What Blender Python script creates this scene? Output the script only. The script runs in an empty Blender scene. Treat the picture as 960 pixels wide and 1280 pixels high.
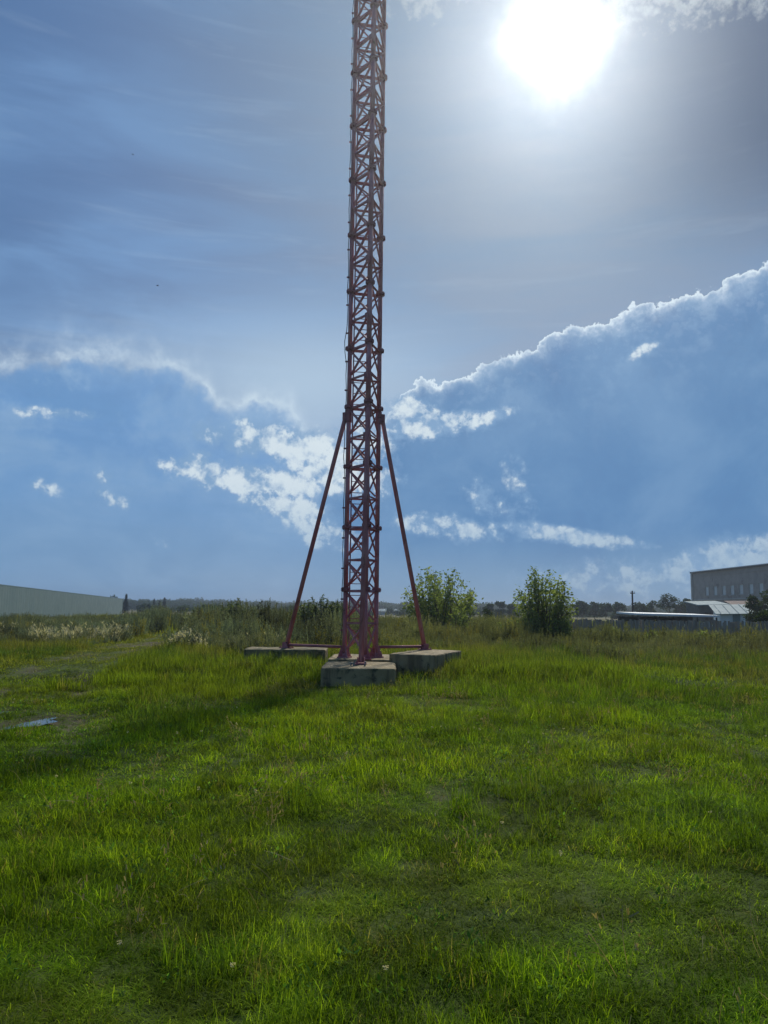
import bpy, bmesh, math, random
import numpy as np
from mathutils import Vector, Matrix
C = bpy.context.scene.collection
SC = bpy.context.scene
R = math.radians
random.seed(7)
rng = np.random.default_rng(11)

# ---------------------------------------------------------------- camera
EYE = 1.6
PITCH, ROLL = math.atan(124/960), R(.68)
cam = bpy.data.cameras.new('camera')
camo = bpy.data.objects.new('camera', cam)
C.objects.link(camo)
cam.lens, cam.sensor_width, cam.sensor_fit = 27.0, 36.0, 'AUTO'
cam.clip_start, cam.clip_end = .05, 6000
fw = Vector((0, math.cos(PITCH), math.sin(PITCH)))
r0, u0 = Vector((1, 0, 0)), Vector((0, -math.sin(PITCH), math.cos(PITCH)))
rt = r0*math.cos(ROLL) + u0*math.sin(ROLL)
up = -r0*math.sin(ROLL) + u0*math.cos(ROLL)
M = Matrix((rt, up, -fw)).transposed().to_4x4()
M.translation = (0, 0, EYE)
camo.matrix_world = M
SC.camera = camo
SC.render.resolution_x, SC.render.resolution_y = 768, 1024

# ---------------------------------------------------------------- exposure, sun
SC.view_settings.view_transform = 'Standard'
SC.view_settings.look = 'None'
SC.view_settings.exposure = 0
SC.view_settings.gamma = 1
SC.view_settings.use_curve_mapping = False
SUN_EL, SUN_AZ = 38.5, 13.3
sd = Vector((math.sin(R(SUN_AZ))*math.cos(R(SUN_EL)), math.cos(R(SUN_AZ))*math.cos(R(SUN_EL)), math.sin(R(SUN_EL))))
sun = bpy.data.lights.new('sun', 'SUN')
sun.energy, sun.angle, sun.color = 3.6, R(4.5), (1, .95, .86)
suno = bpy.data.objects.new('sun', sun)
C.objects.link(suno)
suno.rotation_euler = sd.to_track_quat('Z', 'Y').to_euler()
suno.location = (0, 0, 60)

# ---------------------------------------------------------------- node helper
class NB:
    def __init__(s, nt): s.nt = nt
    def new(s, t, **k):
        n = s.nt.nodes.new(t)
        for a, b in k.items(): setattr(n, a, b)
        return n
    def put(s, sock, v):
        if isinstance(v, bpy.types.NodeSocket): s.nt.links.new(v, sock)
        elif v is not None: sock.default_value = v
    def m(s, op, a, b=None, c=None, clamp=False):
        n = s.new('ShaderNodeMath', operation=op, use_clamp=clamp)
        s.put(n.inputs[0], a); s.put(n.inputs[1], b)
        if c is not None: s.put(n.inputs[2], c)
        return n.outputs[0]
    def add(s, *a):
        r = a[0]
        for x in a[1:]: r = s.m('ADD', r, x)
        return r
    def sub(s, a, b): return s.m('SUBTRACT', a, b)
    def mul(s, *a):
        r = a[0]
        for x in a[1:]: r = s.m('MULTIPLY', r, x)
        return r
    def exp(s, a): return s.m('EXPONENT', a)
    def mx(s, *a):
        r = a[0]
        for x in a[1:]: r = s.m('MAXIMUM', r, x)
        return r
    def mn(s, a, b): return s.m('MINIMUM', a, b)
    def smooth(s, x, e0, e1, o0=0., o1=1.):
        n = s.new('ShaderNodeMapRange', interpolation_type='SMOOTHSTEP')
        s.put(n.inputs[0], x); s.put(n.inputs[1], e0); s.put(n.inputs[2], e1); s.put(n.inputs[3], o0); s.put(n.inputs[4], o1)
        return n.outputs[0]
    def lin(s, x, e0, e1, o0=0., o1=1., clamp=True):
        n = s.new('ShaderNodeMapRange', interpolation_type='LINEAR', clamp=clamp)
        s.put(n.inputs[0], x); s.put(n.inputs[1], e0); s.put(n.inputs[2], e1); s.put(n.inputs[3], o0); s.put(n.inputs[4], o1)
        return n.outputs[0]
    def noise(s, vec, scale, detail=4., rough=.55, dist=0.):
        n = s.new('ShaderNodeTexNoise', noise_dimensions='3D')
        s.put(n.inputs['Vector'], vec); n.inputs['Scale'].default_value = scale
        n.inputs['Detail'].default_value = detail; n.inputs['Roughness'].default_value = rough
        n.inputs['Distortion'].default_value = dist
        return n.outputs[0]
    def vmul(s, v, xyz):
        n = s.new('ShaderNodeVectorMath', operation='MULTIPLY')
        s.put(n.inputs[0], v); n.inputs[1].default_value = xyz
        return n.outputs[0]
    def curve(s, x, pts):
        xs = [p[0] for p in pts]; ys = [p[1] for p in pts]
        x0, x1, y0, y1 = min(xs), max(xs), min(ys)-1, max(ys)+1
        n = s.new('ShaderNodeFloatCurve')
        c = n.mapping.curves[0]
        q = [((a-x0)/(x1-x0), (b-y0)/(y1-y0)) for a, b in pts]
        c.points[0].location = q[0]; c.points[1].location = q[-1]
        for p in q[1:-1]: c.points.new(*p)
        n.mapping.update()
        s.put(n.inputs['Value'], s.lin(x, x0, x1))
        return s.lin(n.outputs[0], 0., 1., y0, y1, clamp=False)
    def mix(s, f, a, b):
        n = s.new('ShaderNodeMix', data_type='RGBA')
        s.put(n.inputs[0], f)
        for k, v in ((6, a), (7, b)):
            s.put(n.inputs[k], v if isinstance(v, bpy.types.NodeSocket) else (*v[:3], 1))
        return n.outputs[2]
    def addc(s, a, b):
        n = s.new('ShaderNodeMix', data_type='RGBA', blend_type='ADD')
        n.inputs[0].default_value = 1
        for k, v in ((6, a), (7, b)):
            s.put(n.inputs[k], v if isinstance(v, bpy.types.NodeSocket) else (*v[:3], 1))
        return n.outputs[2]
    def scale(s, col, f):
        n = s.new('ShaderNodeVectorMath', operation='SCALE')
        s.put(n.inputs[0], col if isinstance(col, bpy.types.NodeSocket) else col[:3]); s.put(n.inputs[3], f)
        return n.outputs[0]

# ---------------------------------------------------------------- sky
def lin3(r, g, b):
    f = lambda c: (c/255/12.92) if c/255 <= .04045 else ((c/255+.055)/1.055)**2.4
    return (f(r), f(g), f(b))
STR = .1
world = bpy.data.worlds.new('World')
SC.world = world
world.use_nodes = True
wt = world.node_tree
wt.nodes.clear()
b = NB(wt)
sky = b.new('ShaderNodeTexSky', sky_type='NISHITA')
sky.sun_disc = False
sky.sun_elevation, sky.sun_rotation = R(SUN_EL), R(SUN_AZ)
sky.air_density, sky.dust_density, sky.ozone_density = 1.0, 1.6, 1.5
tc = b.new('ShaderNodeTexCoord')
D = tc.outputs['Generated']
sep = b.new('ShaderNodeSeparateXYZ'); b.put(sep.inputs[0], D)
DX, DY, DZ = sep.outputs
AZ = b.mul(b.m('ARCTAN2', DX, DY), 57.29578)
EL = b.mul(b.m('ARCSINE', DZ), 57.29578)
dp = b.new('ShaderNodeVectorMath', operation='DOT_PRODUCT')
b.put(dp.inputs[0], D); dp.inputs[1].default_value = sd
TH = b.mul(b.m('ARCCOSINE', b.mn(dp.outputs['Value'], .999999)), 57.29578)
n1 = b.noise(D, 9., 5., .55)
n2 = b.noise(D, 26., 6., .6, .3)
n3 = b.noise(D, 75., 4., .6)
bil = b.m('ABSOLUTE', b.sub(b.mul(b.noise(D, 20., 3., .5), 2.), 1.))
bil2 = b.m('ABSOLUTE', b.sub(b.mul(b.noise(D, 46., 4., .55), 2.), 1.))
nw = b.noise(b.vmul(D, (1, 1, 5.)), 3.2, 5., .55, .6)
def L(r, g, bb): return tuple(c/STR for c in lin3(r*.965, g*1.0, bb*1.0))
offv = b.new('ShaderNodeVectorMath', operation='ADD')
b.put(offv.inputs[0], D); offv.inputs[1].default_value = tuple(.016*q for q in sd)
D2 = offv.outputs[0]
def relief(sc, det=5.): return b.sub(b.noise(D, sc, det, .58), b.noise(D2, sc, det, .58))
relA = b.add(b.mul(relief(22.), 3.2), b.mul(relief(60., 3.), 1.6))
relB = b.add(b.mul(relief(11.), 4.5), b.mul(relief(30.), 1.6))
# thin veil over the blue
col = b.mix(.62, b.scale(sky.outputs[0], .5), L(76, 123, 180))
veil = b.mul(b.smooth(nw, .30, .75), b.smooth(EL, 60., 8., .3, .8))
col = b.mix(veil, col, L(128, 163, 209))
# milky light round the sun, greyer to its right
grey = b.mul(b.smooth(AZ, 12., 30.), b.smooth(EL, 20., 32.), .92)
col = b.mix(b.smooth(TH, 32., 8., 0., .72), col, L(112, 136, 159))
col = b.mix(grey, col, L(66, 86, 118))
# bright hollow of sky between the two cloud banks
hol = b.exp(b.mul(-1., b.add(b.m('POWER', b.mul(b.sub(AZ, -6.), 1/12.), 2.), b.m('POWER', b.mul(b.sub(EL, 16.8), 1/4.6), 2.))))
col = b.mix(b.mul(hol, .85), col, L(182, 200, 222))
# left bank: soft arch of bright edge, blue shade below
eL = b.curve(AZ, [(-180, 9), (-90, 12), (-60, 8), (-34, 13.7), (-27.4, 15.9), (-24.5, 17), (-21.3, 17.5), (-17.5, 17.6), (-15.2, 17.1), (-13.7, 16.1), (-12.9, 14.8), (-10.4, 15.2), (-8, 14.9), (-6.4, 14), (-5.8, 12.8), (-3.1, 11.6), (2, 8), (8, 2), (180, 2)])
dL = b.sub(b.add(eL, b.mul(b.sub(n2, .5), 2.6), b.mul(b.sub(n3, .5), 1.2), b.mul(b.sub(b.m('ABSOLUTE', b.sub(b.mul(b.noise(D, 17., 4., .55), 2.), 1.)), .2), 1.6)), EL)
inL = b.smooth(dL, -.15, 1.1)
rimL = b.mul(b.exp(b.mul(b.m('ABSOLUTE', b.add(dL, .25)), -1.05)), b.smooth(n1, .3, .62, .3, 1.))
col = b.mix(b.mul(rimL, .75, b.smooth(AZ, -60., -34., .3, 1.), b.smooth(AZ, 4., -3.)), col, L(205, 217, 233))
bodyL = b.mix(b.smooth(EL, 13., 2.), L(110, 152, 203), L(122, 158, 198))
softL = b.noise(b.vmul(D, (1, 1, 1.8)), 7.5, 6., .58, .5)
bodyL = b.mix(b.mul(b.smooth(softL, .42, .68), .6), bodyL, L(146, 176, 210))
bodyL = b.mix(b.mul(b.smooth(softL, .5, .3), .35), bodyL, L(98, 140, 186))
nearL = b.exp(b.mul(b.mx(dL, 0.), -.2))
bodyL = b.mix(b.mul(b.smooth(relB, .0, .8), nearL, .55), bodyL, L(170, 194, 220))
bodyL = b.mix(b.mul(b.smooth(relB, .0, -.8), nearL, .35), bodyL, L(92, 132, 182))
col = b.mix(b.mul(inL, .8), col, bodyL)
col = b.mix(b.mul(b.exp(b.mul(b.m('ABSOLUTE', b.sub(dL, .1)), -2.2)), .6, b.smooth(AZ, 3., -4.), b.smooth(n2, .38, .62)), col, L(222, 230, 240))
# right bank: crisp cauliflower edge with a silver lining
eR = b.add(.3, b.curve(AZ, [(-180, -6), (-30, -4), (-6, 8), (-2.5, 12.6), (-.2, 14.3), (1.0, 15.4), (1.8, 16.9), (2.6, 17.5), (3.4, 16.7), (5.7, 17.6), (8.5, 18.4), (10.9, 19.3), (13.3, 20.2), (15.6, 20.5), (17.3, 21), (19, 21.5), (21.8, 22), (24.5, 22.2), (27.6, 22.6), (34, 23), (60, 20), (100, 12), (180, -6)]))
bil3 = b.m('ABSOLUTE', b.sub(b.mul(b.noise(D, 95., 3., .55), 2.), 1.))
bump = b.add(b.mul(b.sub(b.m('ABSOLUTE', b.sub(b.mul(b.noise(D, 9.5, 2., .5), 2.), 1.)), .2), 3.0), b.mul(b.sub(bil, .2), 2.4), b.mul(b.sub(bil2, .2), 1.7), b.mul(b.sub(bil3, .2), .9), b.mul(b.sub(n3, .5), .5))
dR = b.sub(b.add(eR, b.mul(bump, .62)), EL)
inR = b.smooth(dR, -.02, .14)
bodyR = b.mix(b.smooth(EL, 20., 5.), L(100, 138, 182), L(86, 131, 180))
bodyR = b.mix(b.smooth(EL, 6.5, 1.5, 0., .7), bodyR, L(132, 161, 190))
soft = b.noise(D, 6.5, 6., .58, .5)
bodyR = b.mix(b.mul(b.smooth(soft, .42, .7), .5), bodyR, L(122, 156, 196))
bodyR = b.mix(b.mul(b.smooth(soft, .52, .3), .4), bodyR, L(84, 122, 172))
nearR = b.exp(b.mul(b.mx(dR, 0.), -.22))
bodyR = b.mix(b.mul(b.smooth(relB, .0, .8), nearR, .55), bodyR, L(150, 176, 208))
bodyR = b.mix(b.mul(b.smooth(relB, .0, -.8), nearR, .45), bodyR, L(76, 112, 160))
rimR = b.mul(b.exp(b.mul(b.mx(b.sub(dR, .12), 0.), -2.6)), b.smooth(n2, .25, .55, .6, 1.1))
rimR = b.mx(rimR, b.mul(b.exp(b.mul(b.mx(dR, 0.), -.85)), b.smooth(b.add(bil2, b.mul(bil3, .6)), .15, .5), .5))
bodyR = b.mix(b.mul(rimR, b.smooth(AZ, -4., 1., .4, 1.)), bodyR, L(224, 231, 242))
inR = b.mul(inR, b.smooth(AZ, -7.5, -1.5), b.smooth(AZ, 150., 100.))
col = b.mix(inR, col, bodyR)
# separate cumulus shreds, each where the wind left it: az, el, half width, half height, tilt
def frag(lst):
    w = None
    for (a, e, rx, ry, t, k) in lst:
        ca, sa = math.cos(R(t)), math.sin(R(t))
        u, v = b.sub(AZ, a), b.sub(EL, e)
        p = b.mul(b.add(b.mul(u, ca), b.mul(v, sa)), 1/rx)
        q = b.mul(b.sub(b.mul(v, ca), b.mul(u, sa)), 1/ry)
        q = b.mn(b.mul(q, 1.), b.mul(q, 1.6)) if False else q
        d = b.mul(b.sub(1., b.add(b.mul(p, p), b.mul(q, q))), k)
        w = d if w is None else b.mx(w, d)
    return b.mx(w, -2.)
w1 = frag([(-7.4, 12.2, 7.4, 1.5, -6, 1.15), (-10.2, 9.5, 6.4, 1.35, -4, 1.15), (-4.4, 11., 4.4, 2.4, -20, 1.1), (-7.2, 7.6, 4.2, .95, -8, .95),
           (-13.2, 10.0, 4.2, .85, -4, 1.), (-12., 12.6, 2.8, .7, 0, .9), (-4.6, 5.8, 3.6, 1.3, -25, .8), (-1.5, 12.8, 3.0, 1.7, 0, 1.), (-1., 9.8, 2.2, 1.2, -15, .7)])
w2 = frag([(3.4, 13.9, 4.6, 1.1, 3, 1.1), (1.6, 14.9, 2.0, 1.3, 10, 1.1), (7.2, 14.2, 2.6, .65, 12, .9),
           (13.6, 5.6, 6.6, .7, -9, 1.), (4.6, 6.3, 4.6, 1.0, -8, .85), (8.0, 7.9, 2.0, .9, -40, .5), (10.0, 9.6, .9, 1.8, 20, .33),
           (19.0, 18.4, 1.25, .42, 22, .7), (25.5, 3.4, 9.5, 2.0, 8, 1.), (17.5, 2.4, 8.0, 1.5, 3, .75)])
w3 = frag([(-23.3, 13.2, 2.6, .5, 3, .75), (-19.6, 7.6, .95, .5, -25, .6), (-24.0, 8.1, 1.0, .45, -15, .5), (-20.4, 9.1, .6, .6, 0, .55),
           (-16.2, 4.7, .7, .35, -20, .5), (-13.6, 11.0, .8, .5, 0, .4)])
tx = b.add(b.mul(n2, 1.5), b.mul(n3, .9), b.mul(b.sub(bil2, .2), .8), b.mul(b.sub(bil3, .2), .35), -.2)
for w in (w1, w2, w3):
    den = b.add(tx, b.mul(w, .62))
    a = b.mul(b.smooth(den, .70, 1.5), b.smooth(EL, 1., 8., .6, 1.))
    lit = b.smooth(b.add(b.mul(b.smooth(den, .95, 1.5), .55), b.mul(relA, .75), b.mul(b.smooth(den, 1.5, 2.2), -.25)), .0, .75)
    col = b.mix(b.mul(a, .92), col, b.mix(lit, L(132, 163, 200), b.mix(b.smooth(EL, 3., 10.), L(188, 203, 219), L(224, 229, 236))))
w4 = frag([(24.5, 39.8, 11, 2.6, -3, 1), (2., 41., 5., 1.2, 10, .5)])
den = b.add(tx, .2, b.mul(w4, .55))
col = b.mix(b.mul(b.smooth(den, 1.15, 1.7), .75), col, L(176, 183, 194))
# faint high streaks
st = b.noise(b.vmul(D, (1.2, 1.2, 13.)), 4.5, 5., .6, .4)
col = b.mix(b.mul(b.smooth(st, .52, .75), b.smooth(dL, .3, -1.5), b.smooth(dR, .1, -.5), b.smooth(TH, 8., 24., .02, .14)), col, L(184, 200, 222))
# the sun seen through thin ice cloud
nl = b.add(1., b.mul(b.sub(n1, .5), 1.5))
glow = b.add(b.mul(b.exp(b.mul(-1., b.m('POWER', b.mul(TH, nl, 1/2.0), 2.))), 2.6/STR), b.mul(b.exp(b.mul(TH, -1/6.)), .06/STR))
col = b.addc(col, b.scale((1., .985, .95), glow))
bg = b.new('ShaderNodeBackground')
b.put(bg.inputs[0], col); bg.inputs[1].default_value = STR
wo = b.new('ShaderNodeOutputWorld')
wt.links.new(bg.outputs[0], wo.inputs[0])
# ---------------------------------------------------------------- mesh helpers
def hashn(ix, iy, s):
    h = (ix.astype(np.int64)*374761393 + iy.astype(np.int64)*668265263 + s*974711) & 0xffffffff
    h = ((h ^ (h >> 13))*1274126177) & 0xffffffff
    return ((h ^ (h >> 16)) & 0xffff)/65535.
def vnoise(x, y, s=0):
    x = np.asarray(x, float); y = np.asarray(y, float)
    ix, iy = np.floor(x), np.floor(y); fx, fy = x-ix, y-iy
    fx = fx*fx*(3-2*fx); fy = fy*fy*(3-2*fy)
    a, c = hashn(ix, iy, s), hashn(ix+1, iy, s)
    d, e = hashn(ix, iy+1, s), hashn(ix+1, iy+1, s)
    return (a*(1-fx)+c*fx)*(1-fy) + (d*(1-fx)+e*fx)*fy
def fbm(x, y, sc, s=0, o=4):
    r, a, t = 0, .5, 0
    for k in range(o):
        r = r + a*vnoise(np.asarray(x)/sc*2**k, np.asarray(y)/sc*2**k, s+k*17); t += a; a *= .5
    return r/t
def sst(x, a, c):
    t = np.clip((x-a)/(c-a), 0, 1); return t*t*(3-2*t)
PUD = [(-4.97, 11.3, .50, .19, 80), (-6.1, 12.35, .34, .15, 30)]    # x, y, half length, half width, turn
def pud_d(x, y, k):
    a, c, l, w, t = PUD[k]
    u = (x-a)*math.cos(R(t))+(y-c)*math.sin(R(t)); v = -(x-a)*math.sin(R(t))+(y-c)*math.cos(R(t))
    return np.sqrt((u/l)**2+(v/w)**2)
TRK = np.array([(-1.6, 2.), (-3.4, 6.5), (-5.0, 10.8), (-7.2, 17), (-8.7, 22.4), (-10.4, 34.), (-13., 50.), (-17, 80.)])
def trk_d(x, y):
    return np.abs(x - np.interp(y, TRK[:, 1], TRK[:, 0]))
def gz(x, y):
    x = np.asarray(x, float); y = np.asarray(y, float)
    near = 1-sst(np.hypot(x, y), 45, 90)
    z = (fbm(x, y, 2.6, 3)-.5)*.16*near + (fbm(x, y, 9., 5, 2)-.5)*.12*near
    flat = np.exp(-(((x+.3)/3.6)**2+((y-20)/3.6)**2)**2)
    z = z*(1-flat)
    for k in range(len(PUD)):
        d = pud_d(x, y, k)
        w = np.exp(-(d/1.5)**4)
        z = z*(1-w) - .09*w
    tr = np.exp(-((trk_d(x, y)-.75)/.28)**2)*sst(y, 8, 12)*(1-sst(y, 40, 60))
    y0_ = 18.7-1.3*sst(np.abs(x+.5), .95, 1.5)
    md = .21*sst(y, y0_, y0_+1.4)*(1-sst(y, 26, 42))*(1-sst(np.abs(x+.6), 5.5, 10))
    return z - .05*tr + md
def gz1(x, y): return float(gz(np.array([x]), np.array([y]))[0])

def link(o, parent=None):
    C.objects.link(o)
    if parent is not None: o.parent = parent
    return o
def npmesh(name, V, quads=None, tris=None, mat=None, smooth=False, attrs=()):
    me = bpy.data.meshes.new(name)
    V = np.asarray(V, np.float32).reshape(-1, 3)
    loops, starts, tot = [], [], 0
    for F, n in ((quads, 4), (tris, 3)):
        if F is not None and len(F):
            F = np.asarray(F, np.int32).reshape(-1, n)
            loops.append(F.ravel()); starts.append(tot+np.arange(len(F))*n); tot += F.size
    loops = np.concatenate(loops); starts = np.concatenate(starts).astype(np.int32)
    me.vertices.add(len(V)); me.vertices.foreach_set('co', V.ravel())
    me.loops.add(len(loops)); me.loops.foreach_set('vertex_index', loops)
    me.polygons.add(len(starts)); me.polygons.foreach_set('loop_start', starts)
    for an, at_, dat in attrs:
        a = me.attributes.new(an, at_, 'POINT')
        a.data.foreach_set({'FLOAT': 'value', 'FLOAT_VECTOR': 'vector', 'FLOAT_COLOR': 'color', 'INT': 'value'}[at_], np.asarray(dat).ravel())
    me.update(calc_edges=True); me.validate()
    if smooth: me.polygons.foreach_set('use_smooth', np.ones(len(starts), bool))
    if mat: me.materials.append(mat)
    return me
class MB:
    def __init__(s): s.V, s.F = [], []
    def mesh(s, V, F):
        k = len(s.V); s.V += [tuple(v) for v in V]; s.F += [tuple(i+k for i in f) for f in F]
        return s
    def box(s, c, d, rz=0, rx=0, ry=0):
        m = Matrix.Rotation(rz, 3, 'Z') @ Matrix.Rotation(ry, 3, 'Y') @ Matrix.Rotation(rx, 3, 'X')
        V = [Vector(c)+m @ Vector((x*d[0]/2, y*d[1]/2, z*d[2]/2)) for z in (-1, 1) for x, y in ((-1, -1), (1, -1), (1, 1), (-1, 1))]
        return s.mesh(V, [(3, 2, 1, 0), (4, 5, 6, 7), (0, 1, 5, 4), (1, 2, 6, 5), (2, 3, 7, 6), (3, 0, 4, 7)])
    def tube(s, pts, rad, n=8, caps=True):
        pts = [Vector(p) for p in pts]
        if not isinstance(rad, (list, tuple)): rad = [rad]*len(pts)
        V, F = [], []
        for i, p in enumerate(pts):
            t = (pts[min(i+1, len(pts)-1)]-pts[max(i-1, 0)]).normalized()
            a = t.cross(Vector((0, 0, 1)) if abs(t.z) < .9 else Vector((1, 0, 0))).normalized(); c = t.cross(a)
            V += [p+(a*math.cos(2*math.pi*j/n)+c*math.sin(2*math.pi*j/n))*rad[i] for j in range(n)]
        for i in range(len(pts)-1):
            F += [(i*n+j, i*n+(j+1) % n, (i+1)*n+(j+1) % n, (i+1)*n+j) for j in range(n)]
        if caps: F += [tuple(range(n))[::-1], tuple(range((len(pts)-1)*n, len(pts)*n))]
        return s.mesh(V, F)
    def prism(s, poly, z0, z1):
        n = len(poly)
        V = [(x, y, z0) for x, y in poly]+[(x, y, z1) for x, y in poly]
        return s.mesh(V, [tuple(range(n))[::-1], tuple(range(n, 2*n))]+[(i, (i+1) % n, n+(i+1) % n, n+i) for i in range(n)])
    def data(s, name, mat, smooth=False, bevel=0):
        me = bpy.data.meshes.new(name); me.from_pydata(s.V, [], s.F)
        bm = bmesh.new(); bm.from_mesh(me)
        bmesh.ops.recalc_face_normals(bm, faces=bm.faces)
        if bevel: bmesh.ops.bevel(bm, geom=list(bm.edges), offset=bevel, segments=1, affect='EDGES', profile=.5)
        bm.to_mesh(me); bm.free()
        if smooth:
            for p in me.polygons: p.use_smooth = len(p.vertices) == 4
        if mat: me.materials.append(mat)
        return me
    def build(s, name, mat, parent=None, smooth=False, bevel=0, loc=None):
        o = bpy.data.objects.new(name, s.data(name, mat, smooth, bevel))
        if loc: o.location = loc
        return link(o, parent)
def tag(o, label=None, cat=None, group=None, kind=None):
    for k, v in (('label', label), ('category', cat), ('group', group), ('kind', kind)):
        if v: o[k] = v
    return o
def thing(name, loc, label, cat, group=None, rz=0):
    o = bpy.data.objects.new(name, None); o.location = loc; o.rotation_euler = (0, 0, rz); o.empty_display_size = .2
    return tag(link(o), label, cat, group)
def at(px, py, Y):                       # point at distance Y on the sight line that gave the survey
    d = fw*960+rt*(px-480)+up*(640-py); t = Y/d.y
    return Vector((d.x*t, Y, EYE+d.z*t))

# ---------------------------------------------------------------- materials
def pmat(name, c1, c2, scale=4., rough=.8, bump=.0, bscale=30., metal=0., stretch=(1, 1, 1), spots=None, spec=.3, streak=None):
    m = bpy.data.materials.new(name); m.use_nodes = True
    b = NB(m.node_tree); P = m.node_tree.nodes['Principled BSDF']
    t = b.new('ShaderNodeTexCoord').outputs['Object']
    geo = b.new('ShaderNodeNewGeometry').outputs['Position']
    v = b.vmul(geo, stretch)
    f = b.smooth(b.noise(v, scale, 6., .6), .3, .7)
    col = b.mix(f, c1, c2)
    if spots:
        col = b.mix(b.smooth(b.noise(v, spots[1], 5., .65, .5), spots[2], spots[2]+.12), col, spots[0])
    if streak:
        col = b.mix(b.mul(b.smooth(b.noise(b.vmul(geo, (1, 1, .16)), 6., 4., .6), .48, .66), .65), col, streak)
    b.put(P.inputs['Base Color'], col)
    b.put(P.inputs['Roughness'], b.lin(b.noise(v, scale*3, 3.), .3, .7, max(rough-.12, .02), min(rough+.1, 1)))
    P.inputs['Metallic'].default_value = metal
    P.inputs['Specular IOR Level'].default_value = spec
    if bump:
        bn = b.new('ShaderNodeBump'); bn.inputs['Strength'].default_value = bump; bn.inputs['Distance'].default_value = .02
        b.put(bn.inputs['Height'], b.noise(v, bscale, 5., .6))
        b.put(P.inputs['Normal'], bn.outputs[0])
    return m
def leafmat(name, dark, light, trans=.45, tint=False, gloss=.25, rough=.45, sat=1.):
    """leaf or blade: diffuse, light passing through, a little shine; 'rnd' varies each leaf, 'tint' each plant"""
    m = bpy.data.materials.new(name); m.use_nodes = True
    nt = m.node_tree; b = NB(nt)
    P = nt.nodes['Principled BSDF']; out = nt.nodes['Material Output']
    a = b.new('ShaderNodeAttribute', attribute_name='rnd')
    col = b.mix(a.outputs['Fac'], dark, light)
    if tint:
        ti = b.new('ShaderNodeAttribute', attribute_name='tint', attribute_type='INSTANCER')
        n = b.new('ShaderNodeMix', data_type='RGBA', blend_type='MULTIPLY'); n.inputs[0].default_value = 1
        b.put(n.inputs[6], col); b.put(n.inputs[7], ti.outputs['Color']); col = n.outputs[2]
    b.put(P.inputs['Base Color'], col)
    P.inputs['Roughness'].default_value = rough; P.inputs['Specular IOR Level'].default_value = gloss
    tr = b.new('ShaderNodeBsdfTranslucent')
    hs = b.new('ShaderNodeMix', data_type='RGBA', blend_type='MULTIPLY'); hs.inputs[0].default_value = 1
    b.put(hs.inputs[6], col); hs.inputs[7].default_value = (1.35, 1.25, .55, 1)
    b.put(tr.inputs[0], hs.outputs[2])
    mx = b.new('ShaderNodeMixShader'); mx.inputs[0].default_value = trans
    nt.links.new(P.outputs[0], mx.inputs[1]); nt.links.new(tr.outputs[0], mx.inputs[2])
    nt.links.new(mx.outputs[0], out.inputs[0])
    return m
m_red = pmat('faded_red_paint', (.39, .125, .14), (.53, .26, .27), 2.6, .75, .25, 60., spots=((.20, .095, .07), 5., .58), stretch=(1, 1, .45), spec=.12)
m_reddark = pmat('dark_red_paint', (.28, .10, .115), (.38, .16, .17), 5., .75, .2, 60., spots=((.10, .05, .045), 7., .58), spec=.12)
m_steel = pmat('grey_steel', (.16, .15, .15), (.24, .22, .2), 8., .55, .1, 50., metal=.4)
m_conc = pmat('weathered_concrete', (.25, .19, .09), (.35, .275, .15), 2.2, .9, .8, 22., spots=((.07, .072, .04), 3.2, .54), streak=(.10, .075, .045))
m_conc2 = pmat('mossy_concrete', (.18, .145, .065), (.27, .22, .115), 2.0, .92, .9, 18., spots=((.05, .06, .028), 2.6, .5), streak=(.07, .065, .035))
m_cable = pmat('black_cable', (.03, .03, .03), (.05, .05, .05), 9., .6)
m_wood = pmat('grey_weathered_board', (.26, .22, .17), (.38, .33, .265), 2.5, .9, .5, 40., stretch=(4, 4, .6), spots=((.12, .11, .095), 2.4, .6))
m_pole = pmat('tarred_timber', (.07, .055, .045), (.12, .10, .08), 4., .85, .3, 30.)
m_teal = pmat('pale_teal_sheet', (.135, .20, .195), (.16, .225, .215), .35, .6, .05, 9.)
m_tealtrim = pmat('dull_teal_trim', (.13, .195, .19), (.155, .22, .21), 1., .5)
m_brick = pmat('grey_beige_brickwork', (.32, .285, .255), (.39, .35, .315), .8, .9, .5, 6., spots=((.25, .22, .195), .5, .57))
m_pale = pmat('pale_render', (.42, .40, .36), (.5, .48, .44), 1.2, .85)
m_block = pmat('pale_glass_block', (.5, .53, .53), (.62, .64, .62), 3., .35)
m_white = pmat('white_painted_sheet', (.62, .64, .64), (.75, .76, .75), 1.5, .45)
m_roofm = pmat('galvanised_roof', (.24, .32, .33), (.31, .385, .385), 1.2, .75, .1, 12., spec=.12)
m_maroon = pmat('maroon_roof_felt', (.055, .022, .022), (.085, .035, .032), 2., .8)
m_darkint = pmat('dark_boarding', (.10, .10, .098), (.16, .155, .145), 2., .9)
m_bark = pmat('grey_brown_bark', (.07, .055, .04), (.13, .11, .085), 6., .9, .5, 25.)
m_bird = pmat('dark_feathers', (.02, .02, .022), (.04, .04, .042), 20., .7)
m_tree = leafmat('ash_leaf', (.10, .155, .045), (.24, .31, .11), .58, False, .12, .55)
m_tree2 = leafmat('willow_leaf', (.06, .095, .04), (.12, .16, .075), .45, False, .12, .55)
m_far = leafmat('distant_leaf', (.03, .055, .02), (.06, .095, .032), .3, False, 0., .8)
m_spruce = leafmat('spruce_needles', (.014, .026, .016), (.03, .045, .022), .1, False, 0., .8)
m_grass = leafmat('grass_blade', (.55, .62, .5), (1.15, 1.1, 1.2), .58, True, .03, .6)
m_weed = leafmat('weed_leaf', (.7, .75, .7), (1.15, 1.1, 1.1), .45, True, .05, .6)
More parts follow.
